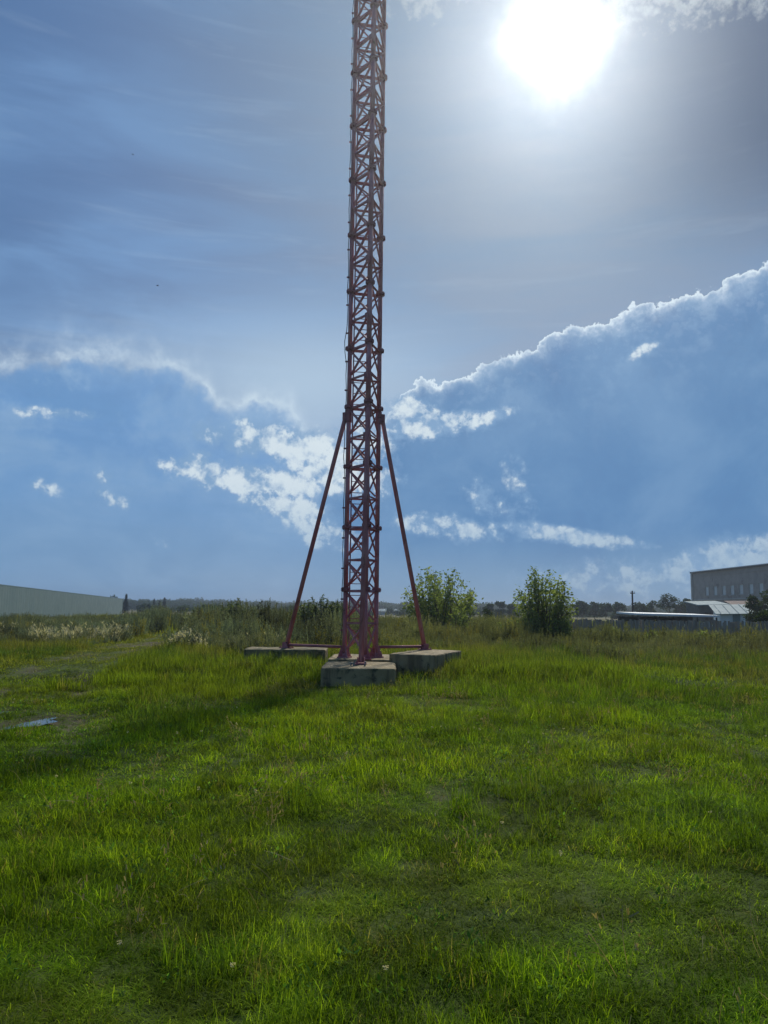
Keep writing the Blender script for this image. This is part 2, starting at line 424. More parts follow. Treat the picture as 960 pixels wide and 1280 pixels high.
m_dry = leafmat('dry_stalk', (.16, .14, .07), (.32, .28, .15), .35, False, .05, .6)
m_seed = leafmat('pale_seedhead', (.34, .33, .25), (.60, .58, .49), .45, False, .05, .6)

# ground: green turf over brown soil, bare along the ruts, straw coloured field far off
m_ground = bpy.data.materials.new('meadow_soil'); m_ground.use_nodes = True
b = NB(m_ground.node_tree); P = m_ground.node_tree.nodes['Principled BSDF']
pos = b.new('ShaderNodeNewGeometry').outputs['Position']
va = b.new('ShaderNodeAttribute', attribute_name='bare')
ff = b.smooth(b.noise(pos, .9, 6., .6), .35, .65)
col = b.mix(ff, (.035, .06, .008), (.06, .085, .012))
col = b.mix(b.smooth(b.noise(pos, 5., 5., .65), .68, .85), col, (.065, .055, .025))
sp = b.new('ShaderNodeSeparateXYZ'); b.put(sp.inputs[0], pos)
ln = b.new('ShaderNodeVectorMath', operation='LENGTH'); b.put(ln.inputs[0], pos)
fcol = b.mix(b.smooth(b.noise(b.vmul(pos, (1, 2.5, 1)), .016, 4., .6), .4, .6), (.075, .09, .03), (.20, .165, .075))
col = b.mix(b.smooth(ln.outputs['Value'], 70., 150.), col, fcol)
col = b.mix(va.outputs['Fac'], col, b.mix(ff, (.075, .055, .036), (.12, .09, .06)))
b.put(P.inputs['Base Color'], col); P.inputs['Roughness'].default_value = .95; P.inputs['Specular IOR Level'].default_value = .15
bn = b.new('ShaderNodeBump'); bn.inputs['Strength'].default_value = .7; bn.inputs['Distance'].default_value = .03
b.put(bn.inputs['Height'], b.noise(pos, 14., 6., .65)); b.put(P.inputs['Normal'], bn.outputs[0])
# water
m_water = bpy.data.materials.new('puddle_water'); m_water.use_nodes = True
b = NB(m_water.node_tree); P = m_water.node_tree.nodes['Principled BSDF']
P.inputs['Base Color'].default_value = (.03, .028, .02, 1); P.inputs['Roughness'].default_value = .03; P.inputs['IOR'].default_value = 1.33
bn = b.new('ShaderNodeBump'); bn.inputs['Strength'].default_value = .12; bn.inputs['Distance'].default_value = .01
b.put(bn.inputs['Height'], b.noise(b.new('ShaderNodeNewGeometry').outputs['Position'], 9., 3.)); b.put(P.inputs['Normal'], bn.outputs[0])

# ---------------------------------------------------------------- ground and puddles
def bareness(x, y):
    g = .0*x
    for k in range(len(PUD)): g = np.maximum(g, np.exp(-(pud_d(x, y, k)/1.9)**2)*.95)
    rut = np.exp(-((trk_d(x, y)-.75)/.30)**2)*sst(y, 8, 11)*(1-sst(y, 55, 75))*.75*sst(fbm(x, y, 2.2, 31), .42, .62)
    sc = .8*np.exp(-(((x-.70)/.34)**2+((y-6.9)/.18)**2)*1.2)*sst(fbm(x, y, .25, 33), .3, .6)
    red = np.exp(-(((x+10.2)/2.2)**2+((y-35)/3.)**2))
    return np.clip(np.maximum.reduce([g, rut, sc, red]), 0, 1)
ext = np.array([1.06, 1.2, 1.5, 2, 3, 5, 9, 16, 28, 45, 70, 95])
xs = np.concatenate([-(16*ext)[::-1], np.linspace(-16, 16, 181), 16*ext]); xs[0], xs[-1] = -1500, 1500
ys = np.concatenate([-(16*ext)[::-1], np.linspace(-2, 36, 211), 36*np.array([1.03, 1.1, 1.25, 1.5, 2, 2.6, 4, 7, 12, 20, 30, 41.7])]); ys[0] = -1500
GX, GY = np.meshgrid(xs, ys)
nx, ny = len(xs), len(ys)
V = np.stack([GX, GY, gz(GX, GY)], -1).reshape(-1, 3)
I = np.arange(nx*ny).reshape(ny, nx)
Q = np.stack([I[:-1, :-1], I[:-1, 1:], I[1:, 1:], I[1:, :-1]], -1).reshape(-1, 4)
bare = bareness(V[:, 0], V[:, 1])
g = link(bpy.data.objects.new('ground', npmesh('ground', V, Q, mat=m_ground, smooth=True, attrs=[('bare', 'FLOAT', bare.astype(np.float32))])))
tag(g, kind='structure')
for k, (px_, py_, l, w, t) in enumerate(PUD):
    n = 40; pts = []
    for j in range(n):
        a = 2*math.pi*j/n; q = 1+.22*math.sin(3*a+k)+.14*math.sin(5*a+2*k)+.08*math.sin(9*a)
        u, v = l*q*math.cos(a), w*q*math.sin(a)
        pts.append((px_+u*math.cos(R(t))-v*math.sin(R(t)), py_+u*math.sin(R(t))+v*math.cos(R(t)), -.05))
    o = MB().mesh(pts, [tuple(range(n))]).build('puddle_water', m_water)
    tag(o, kind='structure')

# ---------------------------------------------------------------- concrete slabs
def slab(poly, z1, label, mat, seed):
    """a cast block with worn, uneven edges and broken corners"""
    cx = sum(p[0] for p in poly)/len(poly); cy = sum(p[1] for p in poly)/len(poly)
    pts = []
    r = random.Random(seed)
    n = len(poly)
    for i in range(n):
        p, q = poly[i], poly[(i+1) % n]; L_ = math.hypot(q[0]-p[0], q[1]-p[1]); k = max(3, int(L_/.16))
        for j in range(k):
            t = j/k
            w = .03 if j == 0 else 0
            x, y = p[0]+(q[0]-p[0])*t, p[1]+(q[1]-p[1])*t
            dx, dy = x-cx, y-cy; d = math.hypot(dx, dy)
            s = -w-r.random()**2*.05
            pts.append((x+dx/d*s-cx, y+dy/d*s-cy))
    m = len(pts)
    V, F = [], []
    rings = [(0., 1.0, 0), (z1-.03, 1.0, 0), (z1-.008, .988, .5), (z1, .965, 1)]
    for z, s, jz in rings:
        for x, y in pts: V.append((x*s, y*s, z+(r.random()-.6)*.012*jz))
    for k in range(len(rings)-1):
        F += [(k*m+i, k*m+(i+1) % m, (k+1)*m+(i+1) % m, (k+1)*m+i) for i in range(m)]
    F.append(tuple(range((len(rings)-1)*m, len(rings)*m)))
    F.append(tuple(range(m))[::-1])
    o = MB().mesh(V, F).build('concrete_slab', mat)
    o.location = (cx, cy, -.02)
    return tag(o, label, 'concrete slab', 'concrete slabs under the mast and its struts')
near_slab = slab([(-1.33, 16.72), (.31, 16.78), (.32, 18.98), (-1.36, 18.92)], .40, 'nearest thick concrete block, in front of the mast and under its front strut', m_conc, 1)
slab([(-1.38, 19.42), (.27, 19.46), (.27, 21.95), (-1.38, 21.9)], .42, 'concrete slab directly under the three legs of the mast', m_conc, 2)
slab([(-3.62, 20.25), (-1.46, 20.45), (-1.5, 21.85), (-3.7, 21.65)], .60, 'long mossy concrete slab under the left slanting strut', m_conc2, 3)
slab([(1.25, 18.5), (2.16, 20.94), (1.04, 21.36), (.126, 18.92)], .60, 'skewed concrete slab under the right slanting strut', m_conc, 4)

# ---------------------------------------------------------------- lattice mast
CX, CY, LR, Z0, BAY, NB_ = -.53, 20., .473, .52, 1.63, 13
ZS = .40
mast = thing('lattice_mast', (CX, CY, ZS), 'faded red three-legged lattice mast braced by slanting struts on concrete slabs', 'mast')
def rel(p): return Vector(p)-Vector((CX, CY, ZS))
PH = [R(11), R(131), R(-109)]                 # front, right, left leg
LEG = [Vector((CX+LR*math.sin(a), CY-LR*math.cos(a), 0)) for a in PH]
LD = .062
tube_me = MB().tube([(0, 0, 0), (0, 0, BAY)], LD, 14).data('leg_section', m_red, True)
base_me = MB().tube([(0, 0, 0), (0, 0, Z0-ZS)], LD, 14).data('leg_section', m_red, True)
fl = MB().tube([(0, 0, -.035), (0, 0, -.004)], .125, 16).tube([(0, 0, .004), (0, 0, .035)], .125, 16)
for k in range(8):
    a = k*math.pi/4+.2; fl.tube([(.098*math.cos(a), .098*math.sin(a), -.06), (.098*math.cos(a), .098*math.sin(a), .06)], .014, 6)
flange_me = fl.data('flange', m_reddark, False)
foot = MB().box((0, 0, .015), (.30, .30, .03))
for k in range(4):
    a = k*math.pi/2+math.pi/4; c_, s_ = math.cos(a), math.sin(a)
    n_ = Vector((-s_, c_, 0))*.007; p = [Vector((c_*.05, s_*.05, .03)), Vector((c_*.18, s_*.18, .03)), Vector((c_*.17, s_*.17, .08)), Vector((c_*.06, s_*.06, .34))]
    foot.mesh([q+n_ for q in p]+[q-n_ for q in p], [(0, 1, 2, 3), (7, 6, 5, 4), (0, 4, 5, 1), (1, 5, 6, 2), (2, 6, 7, 3), (3, 7, 4, 0)])
for k in range(4):
    a = k*math.pi/2; foot.tube([(.12*math.cos(a), .12*math.sin(a), .03), (.12*math.cos(a), .12*math.sin(a), .075)], .016, 6)
foot_me = foot.data('base_foot', m_red)
def inst(name, me, parent, loc, rot=None):
    o = bpy.data.objects.new(name, me); link(o, parent); o.location = loc
    if rot is not None: o.rotation_mode = 'QUATERNION'; o.rotation_quaternion = rot
    return o
for i, p in enumerate(LEG):
    s0 = inst('leg_section', base_me, mast, rel((p.x, p.y, ZS)))
    inst('base_foot', foot_me, mast, rel((p.x, p.y, ZS+.002)), Matrix.Rotation(PH[i], 3, 'Z').to_quaternion())
    inst('flange', flange_me, s0, (0, 0, Z0-ZS)) if False else None
    for k in range(NB_):
        s1 = inst('leg_section', tube_me, mast, rel((p.x, p.y, Z0+k*BAY)))
        inst('flange', flange_me, s1, (0, 0, BAY))
def bar_me(L_, w, name, mat=None):
    t = .007
    return MB().box((0, w/2, 0), (t, w, L_)).box((w/2+t/2+.001, t/2, 0), (w, t, L_)).data(name, mat or m_red)
FACE = math.dist(LEG[0], LEG[1])
bars = {}
def bar(name, p, q, w, parent=None, roll=0):
    p, q = Vector(p), Vector(q); d = q-p
    key = (name, round(d.length, 3), w)
    if key not in bars: bars[key] = bar_me(d.length, w, name)
    rot = d.to_track_quat('Z', 'Y') @ Matrix.Rotation(roll, 3, 'Z').to_quaternion()
    return inst(name, bars[key], parent or mast, rel((p+q)/2), rot)
gus_me = MB().box((0, 0, 0), (.16, .010, .17)).data('gusset_plate', m_reddark)
def zp(i, z): return Vector((LEG[i].x, LEG[i].y, z))
for k in range(NB_):
    z = Z0+k*BAY
    for (a, c_) in ((2, 0), (1, 0), (2, 1)):        # each face: two crossed pairs and two level bars to a bay
        e = (LEG[c_]-LEG[a]).normalized()*.05
        for q in (0, .5):
            za, zb = z+q*BAY+.06, z+(q+.5)*BAY-.08
            bar('diagonal_brace', zp(a, za)+e, zp(c_, zb)-e, .043)
            bar('diagonal_brace', zp(c_, za)-e, zp(a, zb)+e, .043, None, math.pi)
            bar('horizontal_brace', zp(a, zb+.01)+e, zp(c_, zb+.01)-e, .06 if q else .045)
    for zq in (.5,):
        for sgn, other in ((-1, 2), (1, 1)):
            d = (LEG[other]-LEG[0]).normalized()
            inst('gusset_plate', gus_me, mast, rel(zp(0, z+zq*BAY-.07)+d*.12), Matrix.Rotation(math.atan2(d.y, d.x), 3, 'Z').to_quaternion())
# ladder inside the rear face
lad = bpy.data.objects.new('ladder', None); link(lad, mast)
e = (LEG[1]-LEG[2]).normalized(); inw = Vector((-e.y, e.x, 0)); inw = -inw if inw.y > 0 else inw
A_, B_ = LEG[2]+e*.09+inw*.10, LEG[2]+e*.45+inw*.10
top = Z0+NB_*BAY
for q in (A_, B_):
    MB().box((q.x-CX, q.y-CY, (.1+top-ZS)/2), (.035, .012, top-ZS-.1), math.atan2(e.y, e.x)).build('rail', m_reddark, lad)
rung_me = MB().tube([(-.18, 0, 0), (.18, 0, 0)], .011, 6).data('rung', m_reddark)
qz = Matrix.Rotation(math.atan2(e.y, e.x), 3, 'Z').to_quaternion()
z = ZS+.4
while z < top-.1:
    inst('rung', rung_me, lad, rel(((A_.x+B_.x)/2, (A_.y+B_.y)/2, z)), qz); z += .30
# struts with clamps above and hinged plates below, and the ties along the slabs
FEET = [Vector((-.49, 17.95, .385)), Vector((1.14, 21.0, .585)), Vector((-2.59, 21.0, .585))]
for i in range(3):
    f_ = FEET[i]; out_ = Vector((f_.x-LEG[i].x, f_.y-LEG[i].y, 0)).normalized()
    tp = zp(i, 6.80)+out_*.10
    st_ = MB().tube([rel(tp+Vector((0, 0, .02))), rel(tp+out_*.03+Vector((0, 0, -.12))), rel(tp.lerp(f_, .08)), rel(f_+Vector((0, 0, .05)))], .058, 12).build('stay_strut', m_red, mast, True)
    MB().tube([rel(zp(i, 6.62)), rel(zp(i, 6.96))], .085, 14).box(rel(zp(i, 6.79)+out_*.10), (.10, .16, .20), math.atan2(out_.y, out_.x)).build('clamp', m_reddark, st_)
    fp = MB().box(rel(f_+Vector((0, 0, .014))), (.30, .26, .024), math.atan2(out_.y, out_.x))
    for s_ in (-1, 1):
        nrm = Vector((-out_.y, out_.x, 0))
        fp.box(rel(f_+nrm*.075*s_+Vector((0, 0, .09))), (.16, .014, .14), math.atan2(out_.y, out_.x))
        for s2 in (-1, 1): q = rel(f_+nrm*.10*s_+out_*.12*s2); fp.tube([q+Vector((0, 0, .02)), q+Vector((0, 0, .07))], .014, 6)
    fp.build('foot_plate', m_reddark, st_)
    if i:
        MB().tube([rel(f_+Vector((0, 0, .085))-out_*.06), rel(Vector((LEG[i].x, LEG[i].y, f_.z+.085))+out_*.06)], .038, 8).build('tie_bar', m_reddark, mast, True)
# grey steel stubs cast into the nearest block
for dx, h_, dy in ((-.13, .12, .02), (.12, .10, -.05), (-.20, .07, .12)):
    sl = near_slab.location; MB().tube([Vector((-.49+dx-.02, 17.5+dy, .37))-sl, Vector((-.49+dx, 17.5+dy, .38+h_))-sl], .022, 6).build('anchor_stub', m_steel, near_slab)
# cable clipped to the left leg
lx, ly = LEG[2].x-CX, LEG[2].y-CY
cp = []
for k in range(66):
    z = ZS+.15+k*.32
    o_ = .085+.012*math.sin(k*1.7)+(.06 if 24 < k < 27 else 0)+(.022 if 15 < k < 19 else 0)
    cp.append((lx-o_, ly-.03, z-ZS))
MB().tube(cp, .011, 6).build('cable', m_cable, mast, True)
br_me = MB().box((0, 0, 0), (.12, .03, .04)).data('cable_clip', m_reddark)
for k in range(1, 27): inst('cable_clip', br_me, mast, (lx-.065, ly-.02, k*.8-.1))

# ---------------------------------------------------------------- warehouse on the left
A = Vector((-59.6, 177, 0)); Bv = Vector((-36.2, 71.5, 0)); dirw = (Bv-A).normalized(); Lw = 118.; nrm = Vector((-dirw.y, dirw.x, 0))
nrm = nrm if nrm.x > 0 else -nrm
wh = thing('warehouse', A, 'long low pale teal metal warehouse receding along the left edge', 'warehouse')
angw = math.atan2(dirw.y, dirw.x)
HW = 3.62; npan = 20; pw = Lw/npan
pan = MB()
prof = []
for j in range(25):
    u = .015+(pw-.03)*j/24
    prof.append((u, .012 if (j//2) % 2 else 0))
V = [(u, -o_, z) for z in (0, HW) for u, o_ in prof]; n = len(prof)
pan.mesh(V, [(i, i+1, n+i+1, n+i) for i in range(n-1)])
pan_me = pan.data('wall_panel', m_teal)
for k in range(npan):
    o = inst('wall_panel', pan_me, wh, dirw*(k*pw)+nrm*.06, Matrix.Rotation(angw, 3, 'Z').to_quaternion() if True else None)
def wbox(c, d): return MB().box(dirw*c[0]-nrm*c[1]+Vector((0, 0, c[2])), d, angw)
wbox((Lw/2, 10, HW/2-.05), (Lw, 20, HW-.1)).build('wall', m_tealtrim, wh)
wbox((Lw/2, 10, HW+.06), (Lw+.3, 20.14, .10)).build('roof', m_tealtrim, wh)
wbox((-.09, -.02, HW/2), (.14, .2, HW-.02)).build('corner_trim', m_tealtrim, wh)

# ---------------------------------------------------------------- brick building on the right
bk = thing('brick_building', (62.7, 156, 0), 'tall grey brick building with a row of pale infilled windows at right', 'building')
ang = math.atan2(-28., 1.3); dirb = Vector((math.cos(ang), math.sin(ang), 0)); outb = Vector((dirb.y, -dirb.x, 0)); outb = outb if outb.x < 0 else -outb
HB = 9.9; LB = 62.
def kpx(px): k = (px-480)/960; return (156-69.88/(k+.046))/abs(dirb.y)
wins = [kpx(p) for p in (883, 893.3, 904, 914.3, 925.5, 938, 950.5)]+[kpx(950.5)+3.2*j for j in range(1, 8)]
def bbox(c, d): return MB().box(dirb*c[0]+outb*c[1]+Vector((0, 0, c[2])), d, ang)
wall = MB()
ed = [0]
for w in wins: ed += [w-.75, w+.75]
ed.append(LB)
W0, W1 = 5.3, 7.1
def seg(a, c_, z0, z1): wall.box(dirb*(a+c_)/2+Vector((0, 0, (z0+z1)/2))-outb*.25, (c_-a, .5, z1-z0), ang)
seg(0, LB, 0, W0); seg(0, LB, W1, HB)
for k in range(0, len(ed), 2): seg(ed[k], ed[k+1], W0, W1)
wall.box(dirb*LB/2-outb*8+Vector((0, 0, HB/2-.1)), (LB-.2, 14.8, HB-.4), ang)
wall.build('wall', m_brick, bk)
for w in wins:
    f_ = MB()
    for dx in (-.7, .7): f_.box(dirb*(w+dx)-outb*.12+Vector((0, 0, (W0+W1)/2)), (.1, .1, W1-W0), ang)
    for zz in (W0+.05, W1-.05): f_.box(dirb*w-outb*.12+Vector((0, 0, zz)), (1.3, .1, .1), ang)
    fo = f_.build('window', m_pale, bk)
    MB().box(dirb*w-outb*.2+Vector((0, 0, (W0+W1)/2)), (1.3, .06, W1-W0-.2), ang).build('pane', m_block, fo)
    MB().box(dirb*w+outb*.05+Vector((0, 0, W0-.06)), (1.7, .14, .1), ang).build('sill', m_pale, fo)
bbox((LB/2, .06, 4.55), (LB-.1, .10, .22)).build('string_course', m_pale, bk)
bbox((LB/2, .05, 9.2), (LB-.1, .09, .14)).build('string_course', m_brick, bk)
bbox((LB/2, -8, HB+.12), (LB+.6, 16.8, .22)).build('roof', m_darkint, bk)
bbox((LB/2, .42, HB+.28), (LB+.7, .12, .12)).build('roof_flashing', m_white, bk)
bbox((-.05, .05, HB/2), (.5, .5, HB-.05)).build('sunlit_corner_strip', m_pale, bk)  # pale strip up the corner, its colour standing in for the sunlit edge

# ---------------------------------------------------------------- sheds and hut before it
def hut(name, label, cat, p0, p1, depth, zt0, zt1, wallm, roofm, lift=.5, over=.25, wall=True, th=.1, fascia=None):
    """a low building whose near eave runs from p0 to p1; its roof rises away from us by lift"""
    p0, p1 = Vector(p0), Vector(p1); d = p1-p0; L_ = d.length; a = math.atan2(d.y, d.x)
    t = thing(name, (p0.x, p0.y, 0), label, cat, rz=a)
    zt = zt0
    if wall:
        MB().mesh([(0, 0, 0), (L_, 0, 0), (L_, depth, 0), (0, depth, 0), (0, 0, zt0), (L_, 0, zt1), (L_, depth, zt1+lift), (0, depth, zt0+lift)],
                  [(3, 2, 1, 0), (4, 5, 6, 7), (0, 1, 5, 4), (1, 2, 6, 5), (2, 3, 7, 6), (3, 0, 4, 7)]).build('wall', wallm, t)
    o = over; s = lift/depth
    q = [(-o, -o, zt0-s*o+.01), (L_+o, -o, zt1-s*o+.01), (L_+o, depth+o, zt1+lift+s*o+.01), (-o, depth+o, zt0+lift+s*o+.01)]
    MB().mesh(q+[(x, y, z+th) for x, y, z in q], [(3, 2, 1, 0), (4, 5, 6, 7), (0, 1, 5, 4), (1, 2, 6, 5), (2, 3, 7, 6), (3, 0, 4, 7)]).build('roof', roofm, t)
    return t, L_
lt, L_ = hut('lean_to_shed', 'pale roofed lean-to shed against the foot of the brick building', 'shed', (48.6, 119, 0), (53.2, 119, 0), 5, 3.0, 3.15, m_darkint, m_roofm, .55, .2, th=.16)
MB().box((L_*.3, -.02, 1.0), (1.0, .06, 2.0)).build('door', m_pole, lt)
lt, L_ = hut('low_shed', 'low dark shed with a maroon roof beside the pale lean-to', 'shed', (53.6, 118, 0), (58.4, 117, 0), 6, 3.0, 3.05, m_darkint, m_maroon, .75, .15, th=.12)
MB().box((L_*.6, -.02, 1.0), (1.1, .06, 2.0)).build('door', m_pole, lt)
ht, L_ = hut('white_hut', 'small white hut with a sloping metal roof behind the plank fence', 'hut', (42.2, 97, 0), (50.5, 94.5, 0), 6.5, 1.75, 2.0, m_white, m_roofm, 1.05, .5, th=.07)
MB().box((L_*.22, -.025, .9), (.85, .06, 1.75)).build('door', m_tealtrim, ht)
MB().tube([(L_*.82, 2.0, 2.0), (L_*.82-.25, 2.0, 3.1)], .09, 8).build('stove_pipe', m_tealtrim, ht)
for k in range(9): MB().box((L_*k/8.6+.1, 3.25, 2.47+.25*k/8.6-.01), (.06, 7.3, .05), 0, math.atan2(1.05, 6.5)).build('roof_seam', m_roofm, ht)
cpt, L_ = hut('open_shed', 'long open-sided shed with a flat white edged roof behind the fence', 'shed', (21.4, 65, 0), (28.2, 65, 0), 5.5, 1.52, 1.42, m_darkint, m_white, .12, .1, wall=False, th=.15)
for k in range(5):
    for yy in (.1, 5.4): MB().box((.15+k*(L_-.3)/4, yy, .70), (.1, .1, 1.40)).build('post', m_pole, cpt)
MB().box((L_/2, 5.5, .7), (L_, .05, 1.38)).build('back_board', m_darkint, cpt)
for k, (u, s, lb) in enumerate(((2.0, .8, 'small white sheeted stack under the left half of the open shed'), (4.0, .9, 'white sheeted stack under the middle of the open shed'), (6.2, 1.0, 'largest white sheeted stack, under the right end of the open shed'))):
    bm = bmesh.new(); bmesh.ops.create_icosphere(bm, subdivisions=3, radius=1)
    for v in bm.verts:
        n_ = vnoise(np.array([v.co.x*3+k*9]), np.array([v.co.y*3+v.co.z*2]), 5)[0]
        v.co = Vector((v.co.x*.55*s*(1+.3*n_), v.co.y*.5*(1+.3*n_), max(v.co.z, -.3)*.75*(1+.25*n_)+.22))
    me = bpy.data.meshes.new('sheeted_stack'); bm.to_mesh(me); bm.free(); me.materials.append(m_white)
    o = link(bpy.data.objects.new('sheeted_stack', me)); o.location = (21.4+u, 66.2, .0)
    tag(o, lb, 'sheeted stack', 'white stacks under the open shed')

# ---------------------------------------------------------------- plank fence
FY, FX0, FX1 = 42.0, 10.1, 25.6
fe = thing('plank_fence', (FX0, FY, 0), 'low grey weathered plank fence behind the weeds at right', 'fence')
x = 0; k = 0
pl = [MB().mesh([(-w/2, -.012, 0), (w/2, -.012, 0), (w/2, .012, 0), (-w/2, .012, 0), (-w/2, -.012, h0), (w/2, -.012, h1), (w/2, .012, h1), (-w/2, .012, h0)],
      [(3, 2, 1, 0), (4, 5, 6, 7), (0, 1, 5, 4), (1, 2, 6, 5), (2, 3, 7, 6), (3, 0, 4, 7)]).data('plank', m_wood)
      for w, h0, h1 in ((.11, 1.33, 1.35), (.13, 1.39, 1.36), (.10, 1.30, 1.31), (.12, 1.37, 1.33), (.115, 1.25, 1.29))]
while x < FX1-FX0:
    if random.random() > .03:
        o = inst('plank', pl[random.randrange(5)], fe, (x, random.uniform(-.008, .008), -.05+random.uniform(-.03, .03)))
        o.rotation_mode = 'XYZ'; o.rotation_euler = (random.gauss(0, .02), random.gauss(0, .012), random.gauss(0, .03))
    x += random.uniform(.122, .15)
for zz in (.35, .9): MB().box(((FX1-FX0)/2, .045, zz), (FX1-FX0, .045, .09)).build('rail', m_wood, fe)
for q in range(8): MB().box((q*2.2+.1, .12, .6), (.1, .1, 1.3)).build('post', m_wood, fe)

# utility pole
up_ = at(791, 775, 80)
po = thing('utility_pole', (up_.x, 80, 0), 'bare thin utility pole standing behind the plank fence', 'pole')
MB().tube([(0, 0, 0), (.03, 0, 4.0)], [.11, .085], 8).build('post', m_pole, po, True)
MB().box((.02, -.1, 3.75), (.5, .08, .08)).build('crossarm', m_pole, po)
for s_ in (-.2, .2): MB().tube([(.02+s_, -.1, 3.79), (.02+s_, -.1, 3.92)], .03, 6).build('insulator', m_pale, po)

# far off white roofed houses seen low through the trees
for px, w_, lb in ((498, 13, 'tiny far white roofed house just left of the nearer bushy tree'), (478, 9, 'tiniest far pale house seen right behind the mast')):
    q = at(px, 765, 330)
    hh = thing('farm_house', (q.x, 330, 0), lb, 'house', 'far houses on the horizon')
    MB().box((0, 0, .8), (w_*.34, 5, 1.6)).build('wall', m_pale, hh)
    MB().mesh([(-w_*.19, -2.8, 1.55), (w_*.19, -2.8, 1.55), (w_*.19, 2.8, 1.55), (-w_*.19, 2.8, 1.55), (-w_*.19, 0, 2.6), (w_*.19, 0, 2.6)], [(0, 1, 5, 4), (2, 3, 4, 5), (0, 4, 3), (1, 2, 5), (3, 2, 1, 0)]).build('roof', m_roofm, hh)

# ---------------------------------------------------------------- trees and shrubs
def leaves_mesh(name, P_, size, mat, seed, aspect=.55, droop=.3):
    """one four cornered leaf at each point"""
    r = np.random.default_rng(seed); n = len(P_)
    a = r.uniform(0, 2*np.pi, n); e = r.normal(-droop, .55, n)
    d = np.stack([np.cos(a)*np.cos(e), np.sin(a)*np.cos(e), np.sin(e)], -1)
    s = np.cross(d, r.normal(0, 1, (n, 3))); s /= np.linalg.norm(s, axis=1)[:, None]+1e-9
    sz = size*r.uniform(.6, 1.3, n)[:, None]
    V = np.stack([P_, P_+d*sz*.5+s*sz*aspect*.5, P_+d*sz, P_+d*sz*.5-s*sz*aspect*.5], 1).reshape(-1, 3)
    Q = np.arange(4*n).reshape(n, 4)
    rn = np.clip(r.normal(.5, .25, n), 0, 1)
    return npmesh(name, V, Q, mat=mat, attrs=[('rnd', 'FLOAT', np.repeat(rn, 4).astype(np.float32))])
def shoot_tree(name, label, cat, x, y, H, W, seed, nshoot=34, nleaf=170, leaf=.13, mat=None, fat=.2, low=.12, group=None, lean=(0, 0), upright=.0, base=.12, z=None):
    r = np.random.default_rng(seed); rr = random.Random(seed)
    t = thing(name, (x, y, gz1(x, y) if z is None else z), label, cat, group)
    tr = MB(); P_ = []
    for k in range(nshoot):
        a = r.uniform(0, 2*np.pi); q = math.sqrt(r.uniform(.0, 1))
        # outer shoots lean out and stop lower
        hx, hy = math.cos(a)*W/2*q, math.sin(a)*W/2*q
        h = H*(1-.46*q**2.6*(1-upright))*r.uniform(.78, 1.02)
        b0 = np.array([r.normal(0, base), r.normal(0, base), 0]); tip = np.array([hx+lean[0]*h, hy+lean[1]*h, h])
        pts = []
        for j in range(7):
            s = j/6
            p = b0+(tip-b0)*np.array([s**.75, s**.75, s])+np.array([math.sin(3*s+k), math.cos(2.3*s+k*1.7), 0])*.04*H*.3*s
            pts.append(p)
        tr.tube(pts, [max(.006, (.035+.01*H*.3)*(1-j/6.3)) for j in range(7)], 5, False)
        pts = np.array(pts)
        n = int(nleaf*r.uniform(.7, 1.3))
        s = r.uniform(low+.25*rr.random(), 1., n)**.9*6
        i0 = np.minimum(s.astype(int), 5); f = (s-i0)[:, None]
        c_ = pts[i0]*(1-f)+pts[i0+1]*f
        rad = fat*(1.25-s/6*.85)
        off = r.normal(0, 1, (n, 3)); off /= np.linalg.norm(off, axis=1)[:, None]
        # small side twigs: leaves bunch at a few spots
        tw = r.integers(0, max(3, n//9), n); jit = r.normal(0, 1, (n//9+3, 3))*.75
        P_.append(c_+(off*.45+jit[tw])*rad[:, None])
    tr.build('trunk', m_bark, t, True)
    P_ = np.concatenate(P_); P_[:, 2] = np.maximum(P_[:, 2], .06)
    o = link(bpy.data.objects.new('crown', leaves_mesh('crown', P_, leaf, mat or m_tree, seed)), t)
    return t
def round_tree(name, label, cat, x, y, H, W, seed, n=2200, leaf=.5, mat=None, trunk=.25, group=None, clumps=16):
    """a far tree: trunk, limbs and leaf clumps with gaps between"""
    r = np.random.default_rng(seed)
    t = thing(name, (x, y, 0), label, cat, group)
    tr = MB().tube([(0, 0, 0), (r.normal(0, .02)*H, 0, H*.4), (r.normal(0, .03)*H, 0, H*.72)], [.022*H, .015*H, .006*H], 6)
    P_ = []
    for k in range(clumps):
        a = r.uniform(0, 2*np.pi); v = r.uniform(trunk, .9); prof = math.sin(math.pi*min(1, (v-trunk)/(1-trunk)*.8+.18))**.7
        q = math.sqrt(r.uniform(.05, 1))*prof
        c_ = np.array([math.cos(a)*W*.4*q, math.sin(a)*W*.4*q, v*H])
        tr.tube([(0, 0, H*max(.2, v-.25)), tuple(c_)], [.008*H, .003*H], 4, False)
        m = n//clumps; off = r.normal(0, 1, (m, 3)); off /= np.linalg.norm(off, axis=1)[:, None]
        rad = r.uniform(.10, .2)*(W+H)*.5*r.uniform(.35, 1.05, m)**.6
        P_.append(c_+off*rad[:, None]*np.array([1.1, 1.1, .8]))
    P_ = np.concatenate(P_); P_ = P_[P_[:, 2] < H]; P_[:, 2] = np.maximum(P_[:, 2], .1)
    tr.build('trunk', m_bark, t, True)
    link(bpy.data.objects.new('crown', leaves_mesh('crown', P_, leaf, mat or m_far, seed, .7, .1)), t)
    return t
